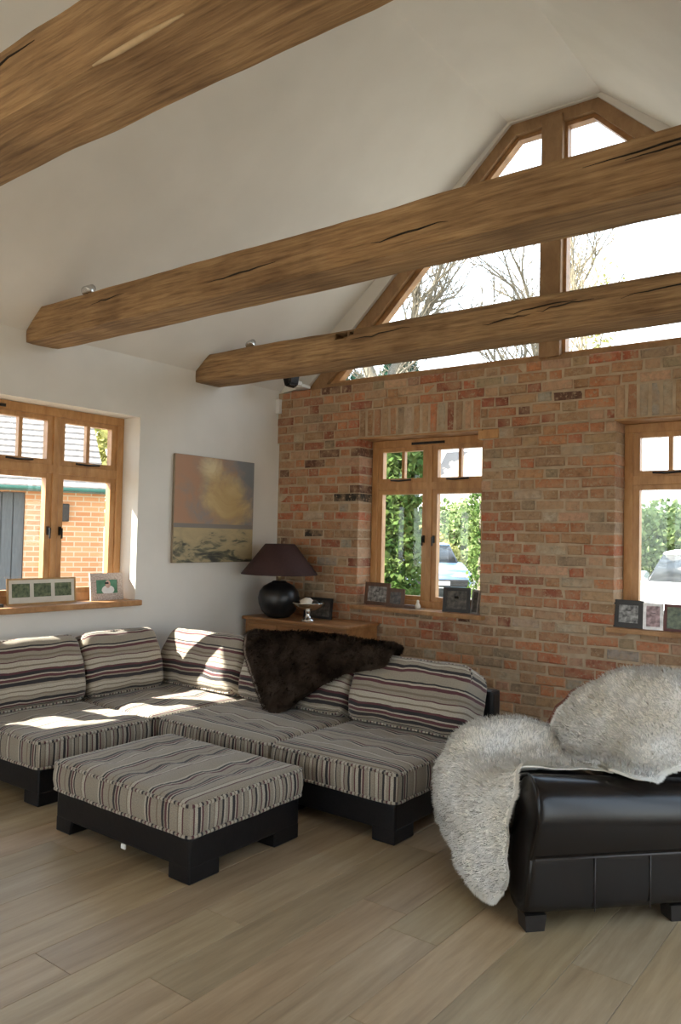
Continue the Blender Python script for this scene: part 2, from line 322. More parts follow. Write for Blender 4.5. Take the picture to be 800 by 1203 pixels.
def prism(bm, pts, axis, a, b):
    """extrude a 2D polygon along axis ('x': pts=(y,z); 'y': pts=(x,z); 'z': pts=(x,y)) from a to b"""
    def P(p, t): return (t, p[0], p[1]) if axis == 'x' else ((p[0], t, p[1]) if axis == 'y' else (p[0], p[1], t))
    A = [bm.verts.new(P(p, a)) for p in pts]; B = [bm.verts.new(P(p, b)) for p in pts]
    n = len(pts); bm.faces.new(A); bm.faces.new(B[::-1])
    for i in range(n): bm.faces.new((A[i], B[i], B[(i+1) % n], A[(i+1) % n]))
def prismobj(name, pts, axis, a, b, mat, parent=None, bev=0.0, seg=1, smooth=False):
    bm = bmesh.new(); prism(bm, pts, axis, a, b)
    if bev: bmesh.ops.bevel(bm, geom=bm.edges[:], offset=bev, segments=seg, affect='EDGES')
    return link(name, fin(bm, name, smooth), mat, parent)
def lathe(name, prof, mat, parent=None, n=32, loc=(0, 0, 0)):
    vs = []; fs = []
    for r, z in prof:
        for i in range(n):
            a = 2*math.pi*i/n; vs.append((loc[0]+r*math.cos(a), loc[1]+r*math.sin(a), loc[2]+z))
    for k in range(len(prof)-1):
        for i in range(n):
            j = (i+1) % n; fs.append((k*n+i, k*n+j, (k+1)*n+j, (k+1)*n+i))
    fs.append(tuple(range(n))[::-1]); fs.append(tuple((len(prof)-1)*n+i for i in range(n)))
    me = bpy.data.meshes.new(name); me.from_pydata(vs, [], fs); me.polygons.foreach_set('use_smooth', [True]*len(me.polygons))
    return link(name, me, mat, parent)
def tubemesh(name, pts, rad, n=8, closed=False, uvscale=1.0):
    """tube along points; rad scalar or list; uv.x = length"""
    P = [Vector(p) for p in pts]; L = len(P); vs = []; fs = []; uvs = []
    if not isinstance(rad, (list, tuple)): rad = [rad]*L
    up = Vector((0.13, 0.21, 1)).normalized(); d = [0]
    for i in range(1, L): d.append(d[-1]+(P[i]-P[i-1]).length)
    for i in range(L):
        a = P[(i+1) % L] if (closed or i < L-1) else P[i]; b = P[i-1] if (closed or i > 0) else P[i]
        t = (a-b).normalized(); s = t.cross(up)
        if s.length < 1e-3: s = t.cross(Vector((1, 0, 0)))
        s.normalize(); q = s.cross(t)
        for k in range(n):
            an = 2*math.pi*k/n; vs.append(P[i]+(s*math.cos(an)+q*math.sin(an))*rad[i])
    for i in range(L if closed else L-1):
        j = (i+1) % L
        for k in range(n):
            l = (k+1) % n; fs.append((i*n+k, j*n+k, j*n+l, i*n+l)); uvs.append((d[i], d[i]+(P[j]-P[i]).length, k/n, (k+1)/n))
    nf = len(fs)
    if not closed: fs.append(tuple(range(n))); fs.append(tuple((L-1)*n+k for k in range(n))[::-1])
    me = bpy.data.meshes.new(name); me.from_pydata([tuple(v) for v in vs], [], fs)
    ul = me.uv_layers.new(name='UVMap')
    for pi, p in enumerate(me.polygons):
        if pi < nf:
            a, b, c, e = uvs[pi]
            for li, uvv in zip(p.loop_indices, ((a, c), (b, c), (b, e), (a, e))): ul.data[li].uv = (uvv[0]*uvscale, uvv[1])
    me.polygons.foreach_set('use_smooth', [True]*len(me.polygons))
    return me
def tube(name, pts, rad, mat, parent=None, n=8, closed=False):
    return link(name, tubemesh(name, pts, rad, n, closed), mat, parent)
def children(o): return [c for c in bpy.data.objects if c.parent == o]

# ================================================================== STRUCTURE
RX = 5.1           # right wall
RY = -7.2          # rear wall
EAVE = 2.78; RIDGE = 4.605; CL, CR = 2.225, 2.930
# floor with planks
floor = thing('floor', kind='structure', label='pale limed oak plank floor with long boards')
box('subfloor', -0.3, RX+.3, RY-.3, 0.3, -0.12, -0.022, 'subfloor', floor)
plen = {}
PW = 0.21
row = 0; x = 0.0
while x < RX-0.01:
    y = RY-random.random()*1.6; w_ = min(PW, RX-x)
    while y < 0.0:
        L = random.choice((1.5, 1.9, 2.3)); key = (L, round(w_, 3))
        y0_, y1_ = max(y, RY), min(y+L, 0.0)
        if y1_-y0_ > 0.05:
            if y0_ == y and y1_ == y+L:
                if key not in plen:
                    plen[key] = boxmesh('plank', -w_/2+.0008, w_/2-.0008, -L/2+.0008, L/2-.0008, -0.022, 0, 0.0012); plen[key].materials.append(M['plank'])
                me = plen[key]
            else:
                l = y1_-y0_; me = boxmesh('plank', -w_/2+.0008, w_/2-.0008, -l/2+.0008, l/2-.0008, -0.022, 0, 0.0012); me.materials.append(M['plank'])
            o = link('plank', me, None, floor); o.location = (x+w_/2, (y0_+y1_)/2, 0)
            v = random.uniform(0.88, 1.08); o.color = (v*random.uniform(.97, 1.05), v, v*random.uniform(.93, 1.03), 1)
        y += L
    x += PW
# left wall with window opening
WY0, WY1, WZ0, WZ1 = -3.794, -1.568, 0.915, 2.333
wl = boxes('wall_left', [(-0.32, 0, RY-.3, WY0, -.1, EAVE), (-0.32, 0, WY1, 0.32, -.1, EAVE), (-0.32, 0, WY0, WY1, -.1, WZ0), (-0.32, 0, WY0, WY1, WZ1, EAVE)], 'plaster')
tag(wl, 'white plastered wall with a deep oak window opening', kind='structure')
# right wall with wide glazed opening
DY0, DY1, DZ1 = -3.5, -0.7, 2.15
wr = boxes('wall_right', [(RX, RX+.32, RY-.3, DY0, -.1, EAVE), (RX, RX+.32, DY1, 0.32, -.1, EAVE), (RX, RX+.32, DY0, DY1, DZ1, EAVE)], 'plaster'); tag(wr, kind='structure')
# rear wall with glazed opening
bm = bmesh.new()
BX0, BX1, BZ1 = 0.6, 4.6, 2.3
addbox(bm, 0, BX0, RY-.3, RY, -.1, EAVE); addbox(bm, BX1, RX, RY-.3, RY, -.1, EAVE); addbox(bm, BX0, BX1, RY-.3, RY, BZ1, EAVE)
prism(bm, [(0, EAVE), (RX, EAVE), (CR, RIDGE), (CL, RIDGE)], 'y', RY-.3, RY)
tag(link('wall_rear', fin(bm, 'wall_rear'), 'plaster'), kind='structure')
# vaulted ceiling
bm = bmesh.new(); t_ = .16
prism(bm, [(-.32, EAVE-.32*.9), (0, EAVE), (CL, RIDGE), (CR, RIDGE), (RX, EAVE), (RX+.32, EAVE-.28), (RX+.32, EAVE), (CR+.05, RIDGE+t_), (CL-.05, RIDGE+t_), (-.32, EAVE)], 'y', RY-.3, 0.32)
tag(link('ceiling', fin(bm, 'ceiling'), 'plaster'), 'white vaulted plaster ceiling with a narrow flat ridge', kind='structure')
tag(box('baseboard_left', 0, 0.018, RY, -0.02, 0, 0.12, 'white_plastic', None, .003), kind='structure')

# ---- brick wall
CH = 0.0775; LEDGE = 2.30; UPN = 6; BTOP = LEDGE+UPN*CH
WD = 0.19
OPEN = [(0.914, 2.055), (3.055, 4.196)]; SILLZ = 0.895
wb = thing('wall_back', kind='structure', label='reclaimed red brick wall with two oak windows below a glazed gable')
bm = bmesh.new(); jy = 0.005
xs = [0] + [v for o_ in OPEN for v in o_] + [RX]
for i in range(0, len(xs)-1, 2): addbox(bm, xs[i]+(.006 if i else 0), xs[i+1]-(.006 if i < 4 else 0), jy, 0.30, -.1, LEDGE)
for a, b in OPEN: addbox(bm, a-.006, b+.006, jy, 0.30, -.1, SILLZ-.03)
addbox(bm, 0, RX, jy-.022, 0.30, LEDGE, BTOP-.008)
link('mortar_bed', fin(bm, 'mortar_bed'), 'mortar', wb)
PAL = [((0.42, 0.135, 0.065), 5.5), ((0.46, 0.185, 0.085), 6), ((0.29, 0.10, 0.055), 3), ((0.40, 0.205, 0.105), 7), ((0.36, 0.215, 0.12), 6.5), ((0.41, 0.265, 0.155), 5),
       ((0.30, 0.225, 0.145), 3), ((0.47, 0.285, 0.18), 4), ((0.46, 0.37, 0.27), 2.5), ((0.14, 0.065, 0.04), 1.4), ((0.03, 0.025, 0.02), 0.3), ((0.36, 0.32, 0.26), 1.2)]
PALW = [p[1] for p in PAL]
def tint():
    c = random.choices(PAL, PALW)[0][0]; k = random.uniform(.74, 1.04)
    return (c[0]*k, c[1]*k*random.uniform(.95, 1.05), c[2]*k, 1)
bricks = []   # x0,x1,y0,y1,z0,z1
J = 0.012
def course(z0, z1, a, b, yf, off, edgeL, edgeR):
    x = a - off; k = 0
    while x < b:
        L = 0.215 if k % 2 == 0 else 0.1025
        L *= random.uniform(.95, 1.04)
        p, q = max(x, a), min(x+L, b)
        if b-q < 0.06 and q < b: q = b
        if q-p > 0.03:
            d = 0.10
            if (edgeL and p <= a+1e-4) or (edgeR and q >= b-1e-4): d = WD
            zz = random.uniform(-.004, .004)
            bricks.append((p, q, yf+random.uniform(-.007, .004), yf+d, z0+J/2+zz, z1-J/2+zz))
        if q >= b: break
        x += L+J; k += 1
nc = int(LEDGE/CH)+1
for k in range(nc):
    z1 = LEDGE-k*CH; z0 = max(z1-CH, -0.01)
    if z1-z0 < .03: continue
    off = (0.0 if k % 2 == 0 else 0.165)+random.uniform(0, .05)
    segs = [(0.0, OPEN[0][0], False, True), (OPEN[0][1], OPEN[1][0], True, True), (OPEN[1][1], RX, True, False)] if z0 > SILLZ-.05 else [(0.0, RX, False, False)]
    for a, b, eL, eR in segs: course(z0, z1, a, b, 0.0, off+(0.12*a % .2), eL, eR)
for k in range(UPN):
    z0 = LEDGE+k*CH; z1 = z0+CH
    off = (0.0 if k % 2 == 0 else 0.165)+random.uniform(0, .05)
    if k < 3: segs = [(0, OPEN[0][0]), (OPEN[0][1], OPEN[1][0]), (OPEN[1][1], RX)]
    else: segs = [(0, RX)]
    for a, b in segs: course(z0, z1, a, b, -.022, off+(0.13*a % .2), False, False)
for a, b in OPEN:      # soldier courses
    n = 15; p = (b-a)/n
    for i in range(n):
        bricks.append((a+i*p+J/2, a+(i+1)*p-J/2, -.022+random.uniform(-.004, .004), 0.10, LEDGE+J/2, LEDGE+3*CH-J/2+random.uniform(-.003, .003)))
# rank by how large each brick shows
def project(p):
    q = Vector(p)-CAM; z = q.dot(f1)
    return 400+FPX*q.dot(r2)/z, 601.5-FPX*q.dot(u2)/z
ranked = []
for i, b in enumerate(bricks):
    u_, v_ = project(((b[0]+b[1])/2, b[2], (b[4]+b[5])/2))
    uA, vA = project((b[0], b[2], b[4])); uB, vB = project((b[1], b[2], b[5]))
    area = abs(uB-uA)*abs(vB-vA)
    vis = (0 < u_ < 800) and v_ < 860
    if u_ < 445 and v_ > 735: vis = False
    if u_ < 580 and v_ > 780: vis = False
    if u_ > 650 and v_ > 800: vis = False
    ranked.append((area if vis else -1, i))
ranked.sort(reverse=True)
single = set(i for a_, i in ranked[:300])
bcache = {}
jv, jf, jc = [], [], []
for i, b in enumerate(bricks):
    c = tint()
    if i in single:
        dx, dy, dz = (round((b[1]-b[0])*100)/100, round((b[3]-b[2])*50)/50, round((b[5]-b[4])*200)/200)
        key = (dx, dy, dz, i % 4)
        if key not in bcache:
            bmk = bmesh.new(); addbox(bmk, -dx/2, dx/2, 0, dy, -dz/2, dz/2)
            for v in bmk.verts: v.co.x += random.uniform(-.0035, .0035); v.co.z += random.uniform(-.0035, .0035); v.co.y += random.uniform(-.002, .002) if v.co.y < .01 else 0
            bmesh.ops.bevel(bmk, geom=[e for e in bmk.edges if all(v.co.y < .01 for v in e.verts)], offset=random.uniform(.004, .008), segments=1, affect='EDGES')
            me = fin(bmk, 'brick'); me.materials.append(M['brick']); bcache[key] = me
        o = link('brick', bcache[key], None, wb); o.location = ((b[0]+b[1])/2, b[2], (b[4]+b[5])/2)
        o.rotation_euler = (random.uniform(-.012, .012), random.uniform(-.016, .016), random.uniform(-.02, .02)); o.color = c
    else:
        k = len(jv); e = .005
        x0, x1, y0, y1, z0, z1 = b
        q_ = [random.uniform(-.0035, .0035) for _ in range(8)]
        x0 += q_[0]; x1 += q_[1]; z0 += q_[2]; z1 += q_[3]; e = random.uniform(.004, .009)
        jv += [(x0, y0+e, z0), (x1, y0+e, z0), (x1, y0+e, z1), (x0, y0+e, z1), (x0+e, y0, z0+e), (x1-e, y0, z0+e), (x1-e, y0, z1-e), (x0+e, y0, z1-e),
               (x0, y1, z0), (x1, y1, z0), (x1, y1, z1), (x0, y1, z1)]
        fs = [(4, 5, 6, 7), (0, 1, 5, 4), (1, 2, 6, 5), (2, 3, 7, 6), (3, 0, 4, 7), (0, 8, 9, 1), (1, 9, 10, 2), (2, 10, 11, 3), (3, 11, 8, 0), (11, 10, 9, 8)]
        jf += [tuple(k+q for q in f) for f in fs]; jc += [c]*len(fs)
me = bpy.data.meshes.new('brick_courses'); me.from_pydata(jv, [], jf)
ca = me.color_attributes.new('tint', 'FLOAT_COLOR', 'CORNER')
cols = []
for p in me.polygons: cols += list(jc[p.index])*p.loop_total
ca.data.foreach_set('color', cols)
tag(link('brick_courses', me, 'brick_joined', wb), kind='stuff')
# oak pads, soffit boards of the window heads
box('timber_pad', 2.02, 2.19, -0.006, 0.10, LEDGE-.075, LEDGE-.002, 'oak_frame', wb, .004)
for a, b in OPEN: box('soffit_board', a-.004, b+.004, -0.014, 0.26, LEDGE-.012, LEDGE+.004, 'oak', wb)
# plaster gable around the glazed gable
FO = [(0.33, 2.80), (2.241, 4.593), (2.897, 4.593), (4.808, 2.80)]   # outer edge of gable frame
bm = bmesh.new()
CE = [(0, EAVE), (CL, RIDGE), (CR, RIDGE), (RX, EAVE)]
prism(bm, [(0, BTOP-.005), FO[0], FO[1], CE[1], CE[0]], 'y', 0.0, 0.3)
prism(bm, [FO[1], FO[2], CE[2], CE[1]], 'y', 0.0, 0.3)
prism(bm, [FO[2], FO[3], (RX, BTOP-.005), CE[3], CE[2]], 'y', 0.0, 0.3)
tag(link('wall_gable', fin(bm, 'wall_gable'), 'plaster'), 'white plaster strip around the glazed gable', kind='structure')

# ---- glazed gable (window_3)
g = thing('window_3', kind='structure', label='glazed gable with oak frame and central mullion above the brick wall')
def offset_poly(pts, d):
    P = [Vector(p) for p in pts]; n = len(P); out = []
    for i in range(n):
        a, b, c = P[i-1], P[i], P[(i+1) % n]
        e1 = (b-a).normalized(); e2 = (c-b).normalized(); n1 = Vector((e1.y, -e1.x)); n2 = Vector((e2.y, -e2.x))
        k = (n1+n2); k = k/(k.length_squared/2) if k.length > 1e-6 else n1
        out.append(tuple(b+k*d))
    return out
FP = [(FO[0][0]-.0, 2.765), FO[0], FO[1], FO[2], FO[3], (FO[3][0], 2.765)]
FP = [(0.30, 2.765), FO[1], FO[2], (4.838, 2.765)]
fi = offset_poly(FP, 0.085); fi2 = offset_poly(FP, 0.115)
fi[0] = (fi[0][0], 2.80); fi[3] = (fi[3][0], 2.80); fi2[0] = (fi2[0][0]+.03, 2.825); fi2[3] = (fi2[3][0]-.03, 2.825)
names = ['rafter_frame', 'head_frame', 'rafter_frame', 'bottom_rail']
for i in range(4):
    a, b = FP[i], FP[(i+1) % 4]; c, d = fi[(i+1) % 4], fi[i]
    prismobj(names[i], [a, b, c, d], 'y', 0.03, 0.17, 'gable_oak', g)
    a, b = fi[i], fi[(i+1) % 4]; c, d = fi2[(i+1) % 4], fi2[i]
    prismobj('glazing_bead', [a, b, c, d], 'y', 0.07, 0.14, 'oak', g)
def xat(poly_l, z): return None
mx0, mx1 = 2.486, 2.645
box('mullion', mx0, mx1, 0.015, 0.17, 2.79, 4.56, 'gable_oak', g, .004)
for a in (mx0-.022, mx1): box('glazing_bead', a, a+.022, 0.07, 0.14, 2.82, 4.48, 'oak', g)
prismobj('pane', [(fi2[0][0]-.02, 2.81), (fi2[1][0], fi2[1][1]+.015), (mx0, fi2[1][1]+.015), (mx0, 2.81)], 'y', 0.10, 0.106, 'glass', g)
prismobj('pane', [(mx1, 2.81), (mx1, fi2[1][1]+.015), (fi2[2][0], fi2[2][1]+.015), (fi2[3][0]+.02, 2.81)], 'y', 0.10, 0.106, 'glass', g)

# ---- casement windows (local: x along the wall, y outward, z up)
def casement(name, X0, lights, z0, z1, label, loc, rz, handles=True, vent=True):
    """X0: start; lights: list of (x0,x1) sash openings"""
    w = thing(name, loc, rz, label, kind='structure')
    A, B = X0
    y0, y1 = WD, WD+.09
    TR0, TR1 = 1.877, 1.922; HD = .062; MW = .05
    fw = 0.058
    box('frame_head', A, B, y0, y1, z1-HD, z1, 'oak_frame', w, .003)
    box('frame_cill', A, B, y0, y1, z0, z0+.06, 'oak_frame', w, .003)
    box('frame_jamb', A, A+fw, y0, y1, z0+.06, z1-HD, 'oak_frame', w, .003)
    box('frame_jamb', B-fw, B, y0, y1, z0+.06, z1-HD, 'oak_frame', w, .003)
    box('transom', A+fw, B-fw, y0+.002, y1-.002, TR0-.012, TR1+.006, 'oak_frame', w, .003)
    n = lights; pitch = (B-A-2*fw+MW)/n; lw = pitch-MW
    for i in range(n):
        a = A+fw+i*pitch; b = a+lw
        if i < n-1:
            box('mullion', b, b+MW, y0, y1, z0+.06, z1-HD, 'oak_frame', w, .003)
        sw = 0.045; ys0, ys1 = y0+.014, y0+.066
        for nm, p, q in (('casement_sash', z0+.06, TR0-.012), ('toplight_sash', TR1+.006, z1-HD)):
            s = boxes(nm, [(a, a+sw, ys0, ys1, p, q), (b-sw, b, ys0, ys1, p, q), (a+sw, b-sw, ys0, ys1, p, p+sw*.8), (a+sw, b-sw, ys0, ys1, q-sw*.75, q)], 'oak_frame', w)
            if nm == 'toplight_sash':
                mid = (a+b)/2
                box('glazing_bar', mid-.014, mid+.014, ys0+.008, ys1-.008, p+.03, q-.03, 'oak_frame', s)
                box('pane', a+sw-.006, mid, y0+.038, y0+.043, p+.03, q-.03, 'glass', s)
                box('pane', mid, b-sw+.006, y0+.038, y0+.043, p+.03, q-.03, 'glass', s)
                tube('window_stay', [(mid-.11, y0+.004, p+.022), (mid-.02, y0-.008, p+.016), (mid+.09, y0+.004, p+.024)], .0075, 'iron', s)
            else:
                box('pane', a+sw-.006, b-sw+.006, y0+.038, y0+.043, p+.03, q-.03, 'glass', s)
                hx = (b-sw/2) if i < n-1 else (a+sw/2)
                h = boxes('handle', [(hx-.006, hx+.006, y0-.004, y0+.014, 1.43, 1.49), (hx-.004, hx+.004, y0-.024, y0-.003, 1.468, 1.480), (hx-.0045, hx+.0045, y0-.026, y0-.016, 1.405, 1.480)], 'iron', s)
    if vent: box('trickle_vent', (A+B)/2-.17, (A+B)/2+.14, y0-.012, y0+.005, z1-.048, z1-.028, 'iron', w)
    return w
casement('window_1', OPEN[0], 2, SILLZ, LEDGE-.012, 'oak casement window in the brick wall looking onto ivy and a parked car', (0, 0, 0), 0)
casement('window_2', OPEN[1], 2, SILLZ, LEDGE-.012, 'oak casement window in the brick wall beside the armchair', (0, 0, 0), 0)
# left wall window: local x -> world -y?  rotate +90: local x->y, local y-> -x
casement('window_4', (WY0, WY1), 4, WZ0+.04, WZ1, 'wide oak casement window in the white wall', (0, 0, 0), math.pi/2)
tag(prismobj('trim_1', [(-.06, SILLZ-.028), (WD+.02, SILLZ-.028), (WD+.02, SILLZ+.004), (-.06, SILLZ+.004)], 'x', OPEN[0][0]-.035, OPEN[0][1]+.05, 'oak', None, .006, 2), 'thin oak sill under the brick wall window by the sideboard', kind='structure')
tag(prismobj('trim_2', [(-.06, SILLZ-.028), (WD+.02, SILLZ-.028), (WD+.02, SILLZ+.004), (-.06, SILLZ+.004)], 'x', OPEN[1][0]-.035, OPEN[1][1]+.05, 'oak', None, .006, 2), 'thin oak sill under the brick wall window behind the armchair', kind='structure')
tag(box('trim_3', -.20, .045, WY0-.03, WY1+.035, WZ0, WZ0+.042, 'oak', None, .008, 2), 'thick oak sill of the window in the white wall', kind='structure')

# unseen glazed doors (daylight from the right and from behind)
def glazed(name, n, horiz, a, b, z1, label):
    d = thing(name, kind='structure', label=label)
    p = (b-a)/n
    for i in range(n+1):
        c = a+i*p; lo, hi = max(c-.05, a), min(c+.05, b)
        if horiz: box('stile', lo, hi, RY-.2, RY-.12, 0, z1, 'oak_frame', d, .003)
        else: box('stile', RX+.12, RX+.2, lo, hi, 0, z1, 'oak_frame', d, .003)
    for zz0, zz1 in ((0, .12), (z1-.1, z1)):
        if horiz: box('rail', a, b, RY-.2, RY-.12, zz0, zz1, 'oak_frame', d, .003)
        else: box('rail', RX+.12, RX+.2, a, b, zz0, zz1, 'oak_frame', d, .003)
    for i in range(n):
        if horiz: box('pane', a+i*p+.05, a+(i+1)*p-.05, RY-.165, RY-.159, .12, z1-.1, 'glass', d)
        else: box('pane', RX+.157, RX+.163, a+i*p+.05, a+(i+1)*p-.05, .12, z1-.1, 'glass', d)
glazed('door_1', 4, False, DY0, DY1, DZ1, 'glazed oak folding doors in the side wall')
glazed('door_2', 5, True, BX0, BX1, BZ1, 'glazed oak doors in the rear wall')

# ================================================================== BEAMS
def beam(y0, y1, z0, z1, label, seed):
    def L(z): return -.004 if z <= EAVE else (z-EAVE)/.82-.004
    def R(z): return RX+.004 if z <= EAVE else RX-(z-EAVE)/.841+.004
    ring = []; k = 5
    for i in range(k): ring.append((y0+(y1-y0)*i/k, z0))
    for i in range(k): ring.append((y1, z0+(z1-z0)*i/k))
    for i in range(k): ring.append((y1-(y1-y0)*i/k, z1))
    for i in range(k): ring.append((y0, z1-(z1-z0)*i/k))
    n = len(ring); ns = 90; vs = []; fs = []
    yc, zc = (y0+y1)/2, (z0+z1)/2
    for i in range(ns+1):
        t = i/ns
        for (y, z) in ring:
            x = L(z)+(R(z)-L(z))*t
            d = noise.noise(Vector((x*1.1, y*3+seed, z*3)))*.007+noise.noise(Vector((x*5, y*9+seed, z*9)))*.004
            corner = (abs(y-yc) > (y1-y0)*.45) and (abs(z-zc) > (z1-z0)*.45)
            s = 1 - (.02+.05*abs(noise.noise(Vector((x*2, y*5+seed, z*5)))) if corner else 0)
            yy = yc+(y-yc)*s; zz = zc+(z-zc)*s
            dy, dz = (y-yc)/(y1-y0), (z-zc)/(z1-z0); l = math.hypot(dy, dz)
            vs.append((x, yy+dy/l*d, zz+dz/l*d))
    for i in range(ns):
        for j in range(n):
            m = (j+1) % n; fs.append((i*n+j, i*n+m, (i+1)*n+m, (i+1)*n+j))
    fs.append(tuple(range(n))[::-1]); fs.append(tuple(ns*n+j for j in range(n)))
    me = bpy.data.meshes.new('timber'); me.from_pydata(vs, [], fs); me.polygons.foreach_set('use_smooth', [True]*len(me.polygons))
    b = thing('ceiling_beam', (0, 0, 0), 0, label, 'beam', 'old oak tie beams')
    tb = link('timber', me, 'beam', b); es = tb.modifiers.new('edges', 'EDGE_SPLIT'); es.split_angle = math.radians(38)
    # drying cracks and empty mortises on the face towards the room
    r = random.Random(seed)
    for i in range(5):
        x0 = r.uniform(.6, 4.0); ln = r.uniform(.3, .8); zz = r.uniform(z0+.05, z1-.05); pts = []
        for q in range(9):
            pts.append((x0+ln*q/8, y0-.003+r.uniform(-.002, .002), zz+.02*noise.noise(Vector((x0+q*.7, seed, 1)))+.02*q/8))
        tube('drying_crack', pts, [0.0008+.0035*math.sin(math.pi*q/8) for q in range(9)], 'crack', b, 5)  # surface tubes; the dark colour paints in the shade of the crack depth
    return b
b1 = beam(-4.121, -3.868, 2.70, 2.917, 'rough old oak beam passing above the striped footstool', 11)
tube('pale_scar', [(3.0, -4.119, 2.705), (3.1, -4.122, 2.701), (3.22, -4.121, 2.703), (3.36, -4.118, 2.706)], [.003, .008, .008, .003], 'scar', b1, 8)
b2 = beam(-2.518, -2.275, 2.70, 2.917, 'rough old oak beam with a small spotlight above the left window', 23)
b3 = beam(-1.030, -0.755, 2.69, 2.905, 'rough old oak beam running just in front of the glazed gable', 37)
def carve(part, cuts):
    bm = bmesh.new()
    for c in cuts: addbox(bm, *c)
    cut = bpy.data.objects.new('cutter', fin(bm, 'cutter')); COL.objects.link(cut)
    md = part.modifiers.new('mortises', 'BOOLEAN'); md.operation = 'DIFFERENCE'; md.solver = 'EXACT'; md.object = cut
    bpy.context.view_layer.update()
    me = bpy.data.meshes.new_from_object(part.evaluated_get(bpy.context.evaluated_depsgraph_get()))
    part.modifiers.clear(); part.data = me; bpy.data.objects.remove(cut)
carve([c for c in children(b3) if c.name.startswith('timber')][0], [(1.425, 1.530, -1.06, -.93, 2.845, 2.888), (1.55, 1.585, -1.06, -.96, 2.862, 2.886)])
def spot(x, y, z, label):
    s = thing('spotlight', (x, y, z), 0.6, label, 'spotlight', 'small spotlights on the beams')
    lathe('mount', [(.03, 0), (.03, .012), (.012, .016), (.010, .03)], 'chrome', s, 16)
    h = lathe('lamp_head', [(.012, -.045), (.024, -.04), (.030, .0), (.034, .04), (.028, .042)], 'chrome', s, 20)
    h.location = (0, 0, .065); h.rotation_euler = (2.2, 0.3, 0)
    box('bracket', -.006, .006, -.03, .03, .02, .06, 'iron', s, .002)
spot(0.584, -2.45, 2.902, 'small chrome spotlight on the beam above the left window')
spot(0.518, -0.93, 2.892, 'small chrome spotlight on the beam nearest the gable')
# speaker in the corner by the gable
sp = thing('wall_speaker', (0.30, -0.02, 2.80), 0, 'small black speaker on a white bracket in the gable corner', 'speaker')
box('bracket', -.05, .06, -.10, 0.022, -.03, .0, 'white_plastic', sp, .006)
box('arm', .02, .05, -.20, -.08, -.02, .02, 'white_plastic', sp, .006)
bm = bmesh.new(); prism(bm, [(-.02, .10), (.12, .10), (.09, -.04), (.03, -.06)], 'y', -.30, -.18); bmesh.ops.bevel(bm, geom=bm.edges[:], offset=.012, segments=2, affect='EDGES')
link('cabinet', fin(bm, 'cabinet'), 'black_plastic', sp)
tag(box('alarm_sensor', 0.0, 0.045, -0.062, -0.02, 2.57, 2.70, 'white_plastic', None, .008, 2), 'small white alarm sensor box at the top of the wall corner', 'sensor')

# ================================================================== CUSHIONS / SOFA
def axis_grid(h, r, n):
    core = [-(h-r)+(2*(h-r))*i/n for i in range(n+1)]
    rim = [h-r+r*math.sin(a)*1.0 for a in (0.5, 1.0)]
    return [-h]+[-v for v in rim[::-1]]+core+rim+[h]
def cushion(name, hx, hy, hz, faces, mats, parent, r=.05, puff=.02, tufts=(), seed=0, n=14, wr=.004, side_puff=.012):
    """faces: dict '+x','-x','+y','-y','+z','-z' -> (material index, stripe axis 0/1/2, offset)"""
    bm = bmesh.new(); uvl = bm.loops.layers.uv.new('UVMap')
    H = (hx, hy, hz); r = min(r, hx*.9, hy*.9, hz*.9)
    G = [axis_grid(h, r, max(3, int(n*min(1, h/.35)))) for h in H]
    for ax in range(3):
        a, b = [i for i in range(3) if i != ax]
        for sg in (-1, 1):
            key = ('+' if sg > 0 else '-')+'xyz'[ax]; mi, sa, off = faces.get(key, faces['*'])
            grid = []
            for p in G[a]:
                rowv = []
                for q in G[b]:
                    c = [0, 0, 0]; c[ax] = sg*H[ax]; c[a] = p; c[b] = q
                    rowv.append(bm.verts.new(c))
                grid.append(rowv)
            for i in range(len(grid)-1):
                for j in range(len(grid[0])-1):
                    vv = [grid[i][j], grid[i+1][j], grid[i+1][j+1], grid[i][j+1]]
                    f = bm.faces.new(vv); f.material_index = mi; f.smooth = True
                    for l in f.loops:
                        co = l.vert.co; oth = [k for k in range(3) if k != sa and k != ax]
                        l[uvl].uv = (co[sa]+off, co[oth[0]] if oth else 0)
    bmesh.ops.remove_doubles(bm, verts=bm.verts, dist=1e-5)
    for v in bm.verts:
        p = v.co.copy(); q = Vector([max(-(H[i]-r), min(H[i]-r, p[i])) for i in range(3)]); d = p-q
        if d.length > 1e-9: v.co = q+d.normalized()*r
        u_, w_, z_ = v.co.x/hx, v.co.y/hy, v.co.z/hz
        if v.co.z > 0:
            v.co.z += puff*max(0, 1-u_**4)*max(0, 1-w_**4)*z_
            for tx, ty in tufts:
                e = math.exp(-(((v.co.x-tx)**2+(v.co.y-ty)**2)/.0065)); v.co.z -= .030*e*z_
        v.co.x += side_puff*u_*max(0, 1-z_**2); v.co.y += side_puff*w_*max(0, 1-z_**2)
        nz = noise.noise_vector(v.co*7+Vector((seed*3.1, 0, seed)))+0.5*noise.noise_vector(v.co*16+Vector((seed*3.1, 9, seed)))
        v.co += nz*wr
    me = fin(bm, name); me.polygons.foreach_set('use_smooth', [True]*len(me.polygons))
    for m_ in mats: me.materials.append(M[m_])
    return link(name, me, None, parent)
